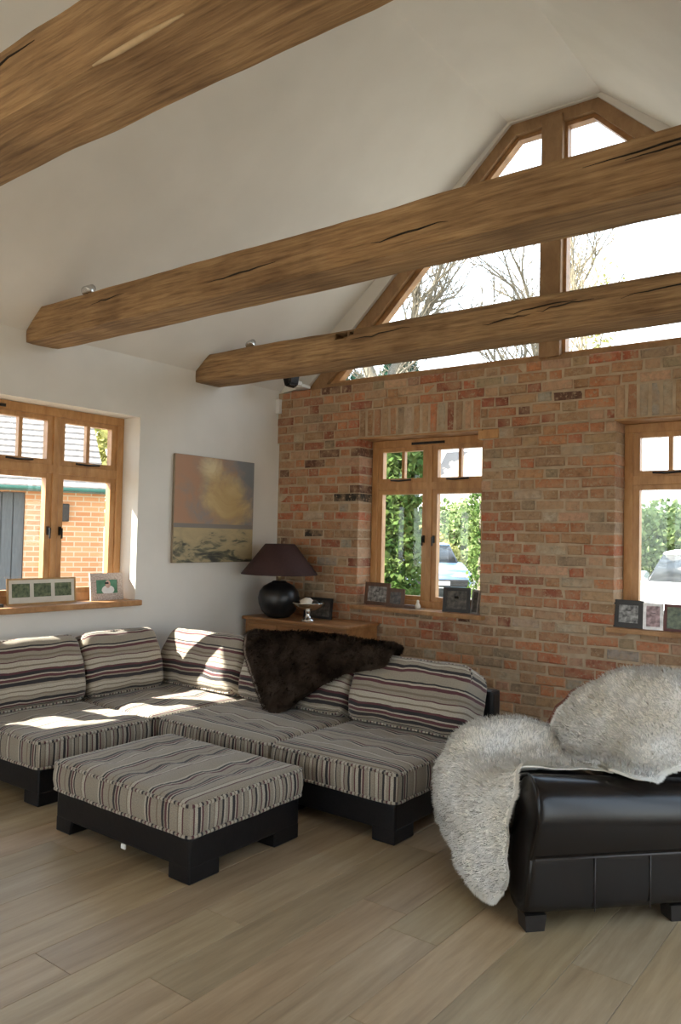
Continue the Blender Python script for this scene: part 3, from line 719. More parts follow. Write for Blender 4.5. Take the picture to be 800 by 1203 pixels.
def piping_loop(name, hx, hy, z, r, parent, rad=.008, plane='xy', seed=0):
    pts = []
    cs = [(hx-r, hy-r, 0), (-(hx-r), hy-r, 90), (-(hx-r), -(hy-r), 180), (hx-r, -(hy-r), 270)]
    for k, (cx, cy, a0) in enumerate(cs):
        for i in range(5):
            a = math.radians(a0+90*i/4); pts.append((cx+r*math.cos(a), cy+r*math.sin(a)))
        nx = cs[(k+1) % 4]; a = math.radians(a0+90); ex, ey = cx+r*math.cos(a), cy+r*math.sin(a); sx, sy = nx[0]+r*math.cos(math.radians(nx[2])), nx[1]+r*math.sin(math.radians(nx[2]))
        m_ = max(2, int(math.hypot(sx-ex, sy-ey)/.06))
        for i in range(1, m_): pts.append((ex+(sx-ex)*i/m_, ey+(sy-ey)*i/m_))
    P3 = []
    for i, (a, b) in enumerate(pts):
        w = .004*noise.noise(Vector((a*9, b*9, seed)))
        P3.append((a, b, z+w) if plane == 'xy' else (a, z+w, b))
    return link(name, tubemesh(name, P3, rad, 7, True), 'stripe_pipe', parent)

BZ, SZ = 0.19, 0.352
def sofa_base(parent, x0, x1, y0, y1):
    box('base', x0, x1, y0, y1, .062, BZ+.006, 'leather', parent, .014, 3)
    fx, fy = .135, .175
    for sx in (0, 1):
        for sy in (0, 1):
            bm = bmesh.new()
            X0, X1 = (x0, x0+fx) if sx == 0 else (x1-fx, x1); Y0, Y1 = (y0, y0+fy) if sy == 0 else (y1-fy, y1)
            vs = addbox(bm, X0, X1, Y0, Y1, 0, .075)
            for v in bm.verts:
                if v.co.z < .01:
                    if sx == 0 and v.co.x == X1: v.co.x -= .022
                    if sx == 1 and v.co.x == X0: v.co.x += .022
                    if sy == 0 and v.co.y == Y1: v.co.y -= .022
                    if sy == 1 and v.co.y == Y0: v.co.y += .022
            bmesh.ops.bevel(bm, geom=bm.edges[:], offset=.006, segments=1, affect='EDGES')
            link('foot', fin(bm, 'foot'), 'leather', parent)
def seat(parent, x0, x1, y0, y1, run, seed, ztop=SZ):
    hx, hy, hz = (x1-x0)/2, (y1-y0)/2, (ztop-BZ)/2
    if run == 'y': fc = {'*': (1, 1, seed*.1), '+z': (0, 0, seed*.07), '-z': (0, 0, 0), '-y': (0, 0, seed*.07), '+y': (0, 0, seed*.07)}
    else: fc = {'*': (1, 0, seed*.1), '+z': (0, 1, seed*.07), '-z': (0, 1, 0), '+x': (0, 1, seed*.07), '-x': (0, 1, seed*.07)}
    tf = [(hx*a, hy*b) for a in (-.55, 0, .55) for b in (-.5, .1, .62)]
    c = cushion('seat_cushion', hx, hy, hz, fc, ('stripe_top', 'stripe_side'), parent, r=.028, puff=.022, tufts=tf, seed=seed)
    c.location = ((x0+x1)/2, (y0+y1)/2, BZ+hz)
    piping_loop('piping', hx+.004, hy+.004, hz-.014, .035, c, seed=seed)
    piping_loop('piping', hx+.004, hy+.004, -hz+.014, .035, c, seed=seed+3)
    return c
def back(parent, length, center, rz, seed, H=.425, T=.26, lean=.34, z=.345):
    hx, hy, hz = length/2, T/2, H/2
    fc = {'*': (0, 2, .21+seed*.013), '+z': (0, 1, .03), '-z': (0, 1, .1)}
    c = cushion('back_cushion', hx, hy, hz, fc, ('stripe_back',), parent, r=.055, puff=.012, seed=seed, wr=.011, side_puff=.02)
    c.matrix_local = Matrix.Translation((center[0], center[1], z)) @ Matrix.Rotation(rz, 4, 'Z') @ Matrix.Rotation(-lean, 4, 'X') @ Matrix.Translation((0, 0, hz))
    # two rolled edges down the side boxing
    for s, yy in ((1, -hy+.035), (-1, hy-.035)):
        piping_loop('piping', hx-.002, hz-.002, yy, .055, c, rad=.007, plane='xz', seed=seed+s)
    return c
XF = 1.02; YF = -2.165; XE = 2.742; YN = -2.96
GRP = 'sections of the striped corner sofa'
s1 = thing('sofa_section', (0, 0, 0), 0, 'striped sofa section with black base under the window, at the free end', 'sofa', GRP)
sofa_base(s1, .03, XF, YN, -2.225); seat(s1, .03, XF+.012, YN-.012, -2.236, 'y', 1)
box('back_frame', .02, .10, YN, -2.225, .18, .46, 'leather', s1, .015, 2)
back(s1, .70, (.30, -2.592), math.pi/2, 2)
s2 = thing('sofa_section', (0, 0, 0), 0, 'corner sofa section with two striped back cushions beneath the painting', 'sofa', GRP)
sofa_base(s2, .03, XF, -2.22, -1.16); seat(s2, .03, XF-.004, -2.212, -1.17, 'y', 4)
box('back_frame', .02, .10, -2.22, -1.16, .18, .46, 'leather', s2, .015, 2)
box('back_frame', .10, XF, -1.20, -1.12, .18, .60, 'leather', s2, .015, 2)
back(s2, .60, (.30, -1.90), math.pi/2, 5); back(s2, .78, (.61, -1.44), 0, 6, H=.40, lean=.40)
s3 = thing('sofa_section', (0, 0, 0), 0, 'armless striped sofa section with the dark fur throw on its back', 'sofa', GRP)
sofa_base(s3, XF+.004, 1.945, YF, -1.16); seat(s3, XF+.020, 1.933, YF-.012, -1.17, 'x', 7)
box('back_frame', XF+.004, 1.945, -1.20, -1.12, .18, .60, 'leather', s3, .015, 2)
back(s3, .865, (1.487, -1.44), 0, 8, H=.40, lean=.40)
s4 = thing('sofa_section', (0, 0, 0), 0, 'striped sofa end section next to the white sheepskin armchair', 'sofa', GRP)
sofa_base(s4, 1.949, XE, YF, -1.16); seat(s4, 1.958, XE+.012, YF-.012, -1.17, 'x', 9)
box('back_frame', 1.949, XE+.035, -1.22, -1.12, .18, .60, 'leather', s4, .02, 2)
back(s4, .755, (2.352, -1.44), 0, 10, H=.40, lean=.40)
# footstool
ot = thing('footstool', (0, 0, 0), 0, 'square striped footstool with black leather base and rolled cushion edges', 'footstool')
sofa_base(ot, 1.365, 2.325, -3.075, -2.375); seat(ot, 1.352, 2.332, -3.087, -2.363, 'y', 12, ztop=.342)
box('label_tag', 1.88, 1.91, -3.084, -3.074, .045, .068, 'white_plastic', ot, .003)

# ------------------------------------------------------------------ strand fur
def surf_from_rows(rows, nu=40, nv=40):
    """rows: list (v) of list (u) of 3D points, Catmull-Rom interpolated"""
    A = np.array(rows, float)
    def cr(A, n):
        m = A.shape[0]; out = []
        for t in np.linspace(0, m-1, n):
            i = min(int(t), m-2); f = t-i
            p0 = A[max(i-1, 0)]; p1 = A[i]; p2 = A[i+1]; p3 = A[min(i+2, m-1)]
            out.append(.5*((2*p1)+(-p0+p2)*f+(2*p0-5*p1+4*p2-p3)*f*f+(-p0+3*p1-3*p2+p3)*f**3))
        return np.array(out)
    B = cr(A, nv); B = cr(B.transpose(1, 0, 2), nu).transpose(1, 0, 2)
    return B      # nv x nu x 3
def sheet_mesh(name, B, thick=.006, wrinkle=0.0, seed=0, nf=6.0):
    nv, nu, _ = B.shape
    du = np.gradient(B, axis=1); dv = np.gradient(B, axis=0); nn = np.cross(du, dv); nn /= (np.linalg.norm(nn, axis=2, keepdims=True)+1e-9)
    if wrinkle:
        for i in range(nv):
            for j in range(nu):
                B[i, j] += nn[i, j]*wrinkle*(noise.noise(Vector(B[i, j])*nf+Vector((seed, seed, 0)))+.5*noise.noise(Vector(B[i, j])*nf*2.3+Vector((seed, 0, seed))))
    top = B+nn*thick/2; bot = B-nn*thick/2
    vs = np.concatenate([top.reshape(-1, 3), bot.reshape(-1, 3)]); o = nv*nu; fs = []
    for i in range(nv-1):
        for j in range(nu-1):
            a = i*nu+j; fs.append((a, a+1, a+nu+1, a+nu)); fs.append((o+a+nu, o+a+nu+1, o+a+1, o+a))
    ed = [(0, j) for j in range(nu)]+[(i, nu-1) for i in range(1, nv)]+[(nv-1, j) for j in range(nu-2, -1, -1)]+[(i, 0) for i in range(nv-2, 0, -1)]
    for k in range(len(ed)):
        a = ed[k][0]*nu+ed[k][1]; b = ed[(k+1) % len(ed)]; b = b[0]*nu+b[1]; fs.append((b, a, o+a, o+b))
    me = bpy.data.meshes.new(name); me.from_pydata([tuple(v) for v in vs], [], fs); me.polygons.foreach_set('use_smooth', [True]*len(me.polygons))
    return me, B, nn
def strands(name, B, nn, count, length, width, mat, parent, flow=(0, 0, -1), flowk=.5, rnd=.5, edge=True, clump=0.0):
    nv, nu, _ = B.shape
    a = rng.random(count)*(nv-1.001); b = rng.random(count)*(nu-1.001)
    if edge:
        k = count//6
        a[:k] = np.where(rng.random(k) < .5, rng.random(k)*.6, nv-1.001-rng.random(k)*.6)
        b[k:2*k] = np.where(rng.random(k) < .5, rng.random(k)*.6, nu-1.001-rng.random(k)*.6)
    i = a.astype(int); j = b.astype(int); fa = (a-i)[:, None]; fb = (b-j)[:, None]
    def samp(X): return X[i, j]*(1-fa)*(1-fb)+X[i+1, j]*fa*(1-fb)+X[i, j+1]*(1-fa)*fb+X[i+1, j+1]*fa*fb
    P = samp(B); n = samp(nn); n /= np.linalg.norm(n, axis=1, keepdims=True)
    R = rng.normal(size=(count, 3))
    cl = np.array([noise.noise_vector(Vector(p)*22) for p in P]) if clump else 0
    GU = np.gradient(B, axis=1); GV = np.gradient(B, axis=0)
    gu = samp(GU); gu /= np.linalg.norm(gu, axis=1, keepdims=True)+1e-9; gv = samp(GV); gv /= np.linalg.norm(gv, axis=1, keepdims=True)+1e-9
    def wt(t, m): return np.clip(1-t/1.3, 0, 1)*-1+np.clip(1-(m-1-t)/1.3, 0, 1)
    outw = (gu*wt(b, nu)[:, None]+gv*wt(a, nv)[:, None])*1.6
    P = P-n*.006*np.clip(np.linalg.norm(outw, axis=1, keepdims=True), 0, 1)
    d1 = n+outw+np.array(flow)*flowk*.5+R*rnd*.4+(cl*clump if clump else 0); d1 /= np.linalg.norm(d1, axis=1, keepdims=True)
    d2 = d1*.5+outw*.6+np.array(flow)*flowk+R*rnd*.5+(cl*clump if clump else 0); 
    dn = np.sum(d2*n, axis=1, keepdims=True); d2 = d2+n*np.maximum(0, .15-dn)
    d2 /= np.linalg.norm(d2, axis=1, keepdims=True)
    Ln = (length*rng.uniform(.6, 1.2, count))[:, None]
    side = np.cross(d1, n+rng.normal(size=(count, 3))*.25); side /= np.linalg.norm(side, axis=1, keepdims=True)
    p1 = P+d1*Ln*.5; p2 = p1+d2*Ln*.5
    V = np.stack([P-side*width/2, P+side*width/2, p1+side*width*.42, p1-side*width*.42, p2], axis=1).reshape(-1, 3)
    me = bpy.data.meshes.new(name)
    me.vertices.add(count*5); me.vertices.foreach_set('co', V.ravel().astype(np.float32))
    base = (np.arange(count)*5)[:, None]
    loops = np.concatenate([base+np.array([[0, 1, 2, 3]]), base+np.array([[3, 2, 4]])], axis=1).ravel()
    me.loops.add(count*7); me.loops.foreach_set('vertex_index', loops.astype(np.int32))
    me.polygons.add(count*2); st = np.empty(count*2, np.int32); st[0::2] = np.arange(count)*7; st[1::2] = np.arange(count)*7+4
    me.polygons.foreach_set('loop_start', st); me.polygons.foreach_set('use_smooth', np.ones(count*2, bool))
    me.update(calc_edges=True); me.validate()
    me.normals_split_custom_set_from_vertices(np.repeat(n, 5, axis=0).tolist())
    return tag(link(name, me, mat, parent), kind='stuff')

# dark throw over the back of the middle section
tr = thing('fur_throw', (0, 0, 0), 0, 'dark brown fur throw draped over the back of the striped sofa', 'throw')
rows = [
    [(1.02, -1.19, .705), (1.25, -1.19, .72), (1.5, -1.19, .74), (1.75, -1.19, .74), (1.95, -1.19, .735), (2.10, -1.20, .73)],
    [(1.00, -1.28, .755), (1.25, -1.27, .78), (1.5, -1.26, .805), (1.75, -1.26, .80), (2.0, -1.26, .79), (2.17, -1.27, .785)],
    [(1.02, -1.40, .775), (1.25, -1.40, .795), (1.5, -1.39, .80), (1.75, -1.40, .795), (2.0, -1.40, .79), (2.20, -1.40, .785)],
    [(1.10, -1.485, .67), (1.28, -1.495, .68), (1.48, -1.50, .69), (1.70, -1.50, .68), (1.94, -1.49, .685), (2.17, -1.475, .70)],
    [(1.21, -1.54, .56), (1.33, -1.545, .56), (1.47, -1.55, .56), (1.63, -1.548, .57), (1.78, -1.54, .59), (1.95, -1.52, .64)],
    [(1.32, -1.585, .45), (1.40, -1.59, .45), (1.49, -1.595, .45), (1.58, -1.59, .46), (1.67, -1.585, .48), (1.78, -1.57, .53)],
    [(1.42, -1.645, .388), (1.45, -1.65, .388), (1.49, -1.655, .386), (1.54, -1.655, .385), (1.59, -1.65, .392), (1.65, -1.63, .43)]]
Bt = surf_from_rows(rows, 44, 44)
me, Bt, nt_ = sheet_mesh('hide', Bt, .012, .016, 3, 5.0); link('hide', me, 'fur_dark', tr)
if nt_[20, 20][1] > 0: nt_ = -nt_
tube('lining_edge', [tuple(Bt[k, 0]+np.array((-.006, -.012, 0))) for k in range(12, 44)], .007, 'suede_grey', tr, 6)
strands('pile', Bt+nt_*.007, nt_, 24000, .034, .0042, 'fur_strand', tr, (0.25, -.1, -1), .8, .35, clump=.7)

# ================================================================== ARMCHAIR
ac = thing('leather_armchair', (3.58, -2.546, 0), math.atan2(.74221, .67017), 'dark brown leather club armchair draped with white sheepskins', 'armchair')
AL = 0.92     # length front to back
def arm(w0, sgn, name='arm'):
    """profile in (w,z), outer face at w0; sgn=+1 outer face is low w"""
    prof = [(.010, .055), (.0, .10), (.0, .20), (.002, .268), (.006, .275), (.0, .282), (-.016, .34), (-.024, .41), (-.014, .475), (.020, .525), (.070, .555), (.115, .560), (.160, .545), (.195, .505), (.205, .45), (.20, .30), (.20, .055)]
    P = []
    for i in range(len(prof)):
        P.append(prof[i])
    n = len(P); st = [0, .006, .018, .04, .08, .2, .4, .6, .8, AL-.02, AL]
    vs = []; fs = []
    for k, s in enumerate(st):
        shr = {0: .86, 1: .95, 2: .985}.get(k, 1.0)
        for (a, z) in P:
            c = (.09, .30); drop = .045*max(0, min(1, (s-.05)/.8))*(max(0, z-.28)/.28)
            aa = c[0]+(a-c[0])*shr; zz = c[1]+(z-c[1])*(1-(1-shr)*.35) - drop
            front = (-.02+.06*(z/.55)) if k < 5 else (-.02+.06*(z/.55))*max(0, 1-(s-.08)/.3)
            vs.append((s+front, w0+sgn*aa, zz))
    m_ = len(st)
    for k in range(m_-1):
        for i in range(n):
            j = (i+1) % n; fs.append((k*n+i, k*n+j, (k+1)*n+j, (k+1)*n+i))
    fs.append(tuple(range(n))[::-1]); fs.append(tuple((m_-1)*n+i for i in range(n)))
    bm = bmesh.new(); bv = [bm.verts.new(v) for v in vs]
    for f in fs: bm.faces.new([bv[i] for i in f])
    o = link(name, fin(bm, name, True), 'chair_leather', ac)
    md = o.modifiers.new('sub', 'SUBSURF'); md.levels = 2; md.render_levels = 2
    # front piping following the profile, seams on the outside
    pts = []
    for (a, z) in P[1:-1]:
        aa = .09+(a-.09)*.965; pts.append((.012-.02+.06*(z/.55)-.006, w0+sgn*aa, .30+(z-.30)*.99+.0))
    tube('piping', pts, .006, 'chair_leather', o, 7)
    tube('seam', [(.03, w0-sgn*.0035, .275), (.3, w0-sgn*.0045, .274), (AL-.02, w0-sgn*.004, .272)], .0035, 'stitch', o, 6)
    for s in (.27, .50, .73): tube('seam', [(s, w0-sgn*.0022, .27), (s, w0-sgn*.0022, .07)], .0022, 'stitch', o, 6)
    return o
arm(0.0, 1); arm(0.86, -1)
# seat box, cushion, back
box('seat_base', .04, AL-.02, .19, .67, .055, .30, 'chair_leather', ac, .02, 3)
c = cushion('seat_cushion', .32, .235, .085, {'*': (0, 0, 0)}, ('chair_leather',), ac, r=.06, puff=.03, seed=21, wr=.003); c.location = (.30, .43, .365)
bk = cushion('backrest', .14, .25, .28, {'*': (0, 0, 0)}, ('chair_leather',), ac, r=.11, puff=.01, seed=22, wr=.003)
bk.matrix_local = Matrix.Translation((.66, .45, .27)) @ Matrix.Rotation(.30, 4, 'Y') @ Matrix.Translation((0, 0, .30))
box('back_panel', AL-.10, AL+.02, .03, .83, .06, .50, 'chair_leather', ac, .03, 3)
for s, w_ in ((.0, .015), (.60, .015), (.0, .765), (.60, .765)):
    bm = bmesh.new(); addbox(bm, s, s+.085, w_, w_+.08, 0, .062)
    for v in bm.verts:
        if v.co.z < .01: v.co.x = s+.0425+(v.co.x-s-.0425)*.86; v.co.y = w_+.04+(v.co.y-w_-.04)*.86
    link('foot', fin(bm, 'foot'), 'frame_dark', ac)
def toworld(rows, root):
    Mw = Matrix.Translation(root.location) @ Matrix.Rotation(root.rotation_euler.z, 4, 'Z')
    return [[tuple(Mw @ Vector(p)) for p in r] for r in rows]
# sheepskin on seat, far arm and front
rows = [
    [(.44, .91, .44), (.45, .84, .54), (.45, .72, .56), (.46, .55, .52), (.46, .38, .51), (.45, .26, .54), (.43, .17, .556), (.40, .10, .558)],
    [(.28, .91, .44), (.30, .84, .57), (.30, .73, .60), (.31, .56, .52), (.31, .40, .50), (.31, .27, .54), (.30, .18, .566), (.30, .12, .566)],
    [(.12, .90, .42), (.13, .84, .57), (.13, .74, .60), (.14, .57, .51), (.14, .42, .495), (.14, .29, .53), (.14, .20, .566), (.15, .15, .574)],
    [(.02, .90, .38), (.02, .83, .52), (.01, .73, .56), (.00, .58, .50), (.00, .43, .485), (.00, .31, .50), (.02, .23, .53), (.05, .18, .565)],
    [(-.04, .90, .32), (-.06, .82, .42), (-.06, .72, .46), (-.06, .58, .44), (-.07, .44, .42), (-.06, .32, .42), (-.03, .23, .43), (.02, .17, .47)],
    [(-.05, .89, .22), (-.08, .81, .30), (-.09, .71, .33), (-.10, .57, .32), (-.10, .43, .30), (-.08, .31, .30), (-.05, .21, .31), (-.02, .14, .35)],
    [(-.05, .87, .15), (-.08, .79, .20), (-.09, .69, .21), (-.10, .53, .19), (-.10, .39, .18), (-.08, .27, .17), (-.06, .17, .17), (-.045, .09, .20)],
    [(-.05, .82, .12), (-.07, .74, .12), (-.08, .64, .12), (-.09, .46, .09), (-.09, .31, .055), (-.08, .22, .050), (-.07, .15, .075), (-.055, .09, .13)]]
rows = toworld(rows, ac)
sk = thing('sheepskin', (3.5, -2.4, 0), 0, 'white sheepskin spread over the armchair seat and hanging to the floor', 'sheepskin', 'white sheepskins on the armchair'); sk.location = (0, 0, 0)
Bs = surf_from_rows(rows, 60, 64)
me, Bs, ns_ = sheet_mesh('hide', Bs, .012, .024, 5, 7.0); link('hide', me, 'fur_white', sk)
if ns_[10, 30][2] < 0: ns_ = -ns_
strands('fleece', Bs+ns_*.006, ns_, 42000, .030, .0026, 'fleece', sk, (-.3, -.3, -.9), .25, .45, clump=.35)
rows = [
    [(.92, .70, .58), (.94, .60, .62), (.95, .45, .64), (.96, .30, .64), (.97, .16, .60), (.97, .07, .56)],
    [(.80, .72, .75), (.86, .60, .82), (.88, .45, .855), (.90, .30, .86), (.92, .16, .82), (.93, .06, .71)],
    [(.64, .72, .77), (.68, .60, .84), (.73, .45, .875), (.76, .30, .88), (.79, .16, .85), (.83, .03, .75)],
    [(.50, .72, .67), (.53, .60, .70), (.58, .45, .74), (.62, .30, .75), (.66, .16, .73), (.72, .01, .67)],
    [(.44, .68, .59), (.45, .58, .60), (.48, .45, .61), (.51, .30, .63), (.55, .15, .635), (.64, .01, .60)],
    [(.44, .64, .54), (.43, .55, .535), (.43, .43, .54), (.44, .28, .56), (.46, .14, .575), (.57, .02, .565)],
    [(.44, .60, .53), (.42, .52, .525), (.39, .40, .53), (.38, .24, .555), (.38, .08, .575), (.52, .00, .545)]]
rows = toworld(rows, ac)
sk2 = thing('sheepskin', (0, 0, 0), 0, 'cream white sheepskin hung over the armchair backrest with tan suede edge', 'sheepskin', 'white sheepskins on the armchair')
Bb = surf_from_rows(rows, 54, 54)
me, Bb, nb_ = sheet_mesh('hide', Bb, .016, .018, 9, 7.0); link('hide', me, 'fur_white', sk2)
if nb_[20, 20][2] < 0: nb_ = -nb_
tube('suede_edge', [tuple(Bb[k, 0]+(Bb[k, 0]-Bb[k, 3])/np.linalg.norm(Bb[k, 0]-Bb[k, 3])*.038+np.array((-.006, .010, .0))) for k in range(10, 40)], .016, 'suede', sk2, 6)
strands('fleece', Bb+nb_*.009, nb_, 38000, .028, .0026, 'fleece', sk2, (-.2, -.2, -.9), .25, .4, clump=.35)

# ================================================================== SIDEBOARD, LAMP, SMALL THINGS
sb = thing('sideboard', (0, 0, 0), 0, 'low waxed oak sideboard against the brick wall in the corner', 'sideboard')
SX0, SX1, SY0, SY1, SBZ = .05, 1.16, -.465, -.02, .772
box('carcass', SX0+.015, SX1-.015, SY0+.02, SY1, .07, SBZ-.028, 'sideboard', sb, .004)
box('top', SX0, SX1+.005, SY0-.01, SY1, SBZ-.028, SBZ, 'sideboard', sb, .008, 2)
for i in range(3):
    a = SX0+.06+i*.34; d = box('drawer', a, a+.325, SY0+.004, SY0+.022, .58, .715, 'sideboard', sb, .006)
    lathe('knob', [(.008, 0), (.008, .012), (.018, .02), (.016, .03), (.004, .034)], 'brass', d, 14).matrix_local = Matrix.Translation((a+.16, SY0+.006, .65)) @ Matrix.Rotation(math.pi/2, 4, 'X')
    d = box('door', a, a+.325, SY0+.004, SY0+.022, .11, .565, 'sideboard', sb, .006)
for a in (SX0+.02, SX1-.09):
    for b in (SY0+.03, SY1-.08): box('foot', a, a+.07, b, b+.07, 0, .075, 'sideboard', sb, .004)
lp = thing('table_lamp', (.352, -.345, SBZ), 0, 'round black table lamp with wide maroon cone shade', 'lamp')
lathe('lamp_base', [(.07, 0), (.095, .006), (.14, .05), (.168, .11), (.176, .165), (.165, .22), (.13, .265), (.085, .29), (.065, .297), (.06, .305), (.045, .31)], 'ceramic_black', lp, 40)
lathe('neck', [(.016, .30), (.016, .40)], 'brass', lp, 16)
bm = bmesh.new()
sh = lathe('lamp_shade', [(.322, .362), (.325, .366), (.128, .618), (.124, .620), (.122, .616), (.318, .364)], 'shade', lp, 48)
lathe('harp', [(.003, .38), (.003, .60), (.12, .606), (.12, .61), (.0, .612)], 'brass', lp, 20)
bw = thing('pedestal_bowl', (.70, -.375, SBZ), 0, 'silver pedestal bowl holding a cream shell beside the lamp', 'bowl')
lathe('pedestal', [(.055, 0), (.055, .006), (.03, .02), (.018, .05), (.022, .075), (.03, .09)], 'silver', bw, 24)
lathe('dish', [(.02, .085), (.07, .09), (.115, .115), (.135, .145), (.138, .15), (.128, .148), (.108, .122), (.06, .1), (.02, .096)], 'silver', bw, 32)
for (px, py, pz, r) in ((-.01, 0, .165, .055), (.05, .03, .16, .035)):
    bm = bmesh.new(); bmesh.ops.create_icosphere(bm, subdivisions=3, radius=r)
    for v in bm.verts: v.co *= 1+.25*noise.noise(v.co*30); v.co.z *= .8
    me = fin(bm, 'seashell', True); o = link('seashell', me, 'shell' if r > .05 else 'ceramic_black'); o.location = (.70+px, -.375+py, SBZ+pz-.02)
    tag(o, 'cream knobbly shell lying in the silver bowl' if r > .05 else 'small dark stone lying in the silver bowl', 'shell' if r > .05 else 'stone')
    if r <= .05: o.name = 'pebble'
def photo_frame(name, w, h, fw, loc, rz, tilt, frame, photo, label, mount=None, group=None, figures=()):
    """local x along width, y away from viewer, z up; leans back by tilt"""
    f = thing(name, loc, rz, label, 'picture frame', group)
    sub = Matrix.Rotation(-tilt, 4, 'X')
    bm = bmesh.new(); d = .014
    for b in ((-w/2, w/2, 0, d, 0, fw), (-w/2, w/2, 0, d, h-fw, h), (-w/2, -w/2+fw, 0, d, fw, h-fw), (w/2-fw, w/2, 0, d, fw, h-fw)): addbox(bm, *b)
    o = link('frame', fin(bm, 'frame'), frame, f); o.matrix_local = sub
    o = box('backing', -w/2+fw*.5, w/2-fw*.5, d*.6, d+.004, fw*.5, h-fw*.5, 'frame_dark', f); o.matrix_local = sub
    if mount:
        o = box('mount', -w/2+fw*.9, w/2-fw*.9, .004, .0065, fw*.9, h-fw*.9, 'mount', f); o.matrix_local = sub
        for (a, b, c, e) in mount:
            o = box('photo', a, b, .0028, .0045, c, e, photo, f); o.matrix_local = sub
    else:
        o = box('photo', -w/2+fw*.9, w/2-fw*.9, .004, .008, fw*.9, h-fw*.9, photo, f); o.matrix_local = sub
        for (pts, mt) in figures:
            bm = bmesh.new(); prism(bm, pts, 'y', .0028, .005); q = link('photo_figure', fin(bm, 'photo_figure'), mt, f); q.matrix_local = sub
    st = prismobj('stand', [(d, h*.62), (d+.004, h*.66), (d+h*math.sin(tilt)+.05, .004), (d+h*math.sin(tilt)+.04, .0)], 'x', -.015, .015, 'frame_dark', f)
    return f
def ell(cx, cz, rx, rz_, n=14): return [(cx+rx*math.cos(2*math.pi*i/n), cz+rz_*math.sin(2*math.pi*i/n)) for i in range(n)]
SL = WZ0+.042
hw = .52/2
photo_frame('triple_photo_frame', .52, .178, .011, (-.10, -2.265, SL), math.pi/2, .10, 'frame_gold', 'photo_green', 'long gilt frame holding three small garden photos on the left window sill',
            mount=[(-hw+.035, -hw+.165, .05, .142), (-.065, .065, .05, .142), (hw-.165, hw-.035, .05, .142)])
photo_frame('portrait_frame', .285, .20, .05, (-.09, -1.745, SL), math.pi/2, .12, 'fabric_check', 'photo_portrait', 'pale check fabric photo frame with portrait on the left window sill',
            figures=[(ell(0.01, .075, .055, .035), 'photo_white'), (ell(.01, .118, .022, .03), 'skin_tone')])
tag(box('matchbox', -.06, -.01, -2.66, -2.60, SL, SL+.02, 'black_plastic', None, .003), 'small black box on the left window sill beside the gilt frame', 'box')
SB = SILLZ+.004
photo_frame('landscape_frame', .27, .19, .032, (1.065, .07, SB), -.10, .10, 'frame_brown', 'photo_grey', 'brown wooden frame with black and white photo on the sill by the lamp')
photo_frame('small_wood_frame', .17, .155, .03, (1.275, .03, SB), -.05, .12, 'frame_brown', 'photo_dark', 'small square brown frame on the sill beside the black and white photo')
photo_frame('black_photo_frame', .215, .195, .028, (1.83, .045, SB), .28, .20, 'frame_dark', 'photo_dark', 'leaning black photo frame on the sill next to the brick pier')
photo_frame('narrow_photo_frame', .10, .185, .016, (1.985, .04, SB), -.5, .12, 'frame_silver', 'photo_dark', 'narrow silver edged photo frame standing against the brick pier')
photo_frame('wide_black_frame', .195, .185, .034, (3.145, .015, SB), 0.0, .10, 'frame_dark', 'photo_grey', 'broad black photo frame on the sill behind the armchair')
photo_frame('silver_photo_frame', .125, .175, .020, (3.305, .02, SB), .15, .10, 'frame_silver', 'photo_pink', 'silver frame with pink photo on the sill behind the armchair')
photo_frame('red_photo_frame', .145, .175, .018, (3.445, .02, SB), .05, .10, 'frame_red', 'photo_green', 'dark red frame with garden photo on the sill behind the armchair')
# little ornament on the first sill
og = thing('ornament', (1.43, .04, SB), 0, 'tiny pale bird ornament on a dark block on the brick window sill', 'ornament')
box('plinth', -.07, .05, -.02, .03, 0, .03, 'frame_brown', og, .004)
lathe('bird_body', [(.012, .0), (.022, .01), (.024, .025), (.014, .045), (.010, .055), (.012, .065), (.004, .075)], 'shell', og, 14, (.06, 0, 0.0))
photo_frame('low_photo_frame', .30, .175, .02, (.62, -.16, SBZ), 0, .10, 'frame_dark', 'photo_dark', 'low black frame standing behind the silver bowl on the sideboard')
# painting
pa = thing('canvas_painting', (0, 0, 0), 0, 'unframed canvas painting of a golden cloud over marshland', 'painting')
box('stretcher', .004, .029, -1.242, -.347, 1.229, 2.092, 'canvas_edge', pa, .003)
box('painted_canvas', .029, .0305, -1.240, -.349, 1.231, 2.090, 'paint', pa)

# ================================================================== OUTSIDE
tag(box('ground', -80, 80, -50, 90, -.35, -.12, 'gravel'), 'pale gravel drive outside the windows', kind='structure')
# outbuilding seen through the left window
ob = thing('outbuilding', (-5.54, 1.23, -.12), math.atan2(.903, .43), 'orange brick outbuilding with grey plank door and tiled roof outside the left window', 'building')
# local: x along wall, y: away (to the left of x) is behind (+y), front is -y... front faces the house
bm = bmesh.new(); uvl = bm.loops.layers.uv.new('UVMap')
def wallbox(bm, x0, x1, y0, y1, z0, z1):
    vs = addbox(bm, x0, x1, y0, y1, z0, z1)
wallbox(bm, -.36, .76, 0, .22, 0, 2.15); wallbox(bm, -4.5, -1.75, 0, .22, 0, 2.15); wallbox(bm, -1.75, -.36, 0, .22, 2.13, 2.15)
wallbox(bm, .54, .76, .22, 4.0, 0, 2.15)
for f in bm.faces:
    nn_ = f.normal if f.normal.length > 0 else Vector((0, 0, 1)); f.normal_update(); nn_ = f.normal
    for l in f.loops:
        c_ = l.vert.co; l[uvl].uv = (c_.x+c_.y, c_.z) if abs(nn_.z) < .5 else (c_.x, c_.y)
me = bpy.data.meshes.new('brickwork'); bm.to_mesh(me); bm.free(); link('brickwork', me, 'out_brick', ob)
dr = box('door', -1.75, -.36, .06, .10, .02, 2.12, 'door_grey', ob)
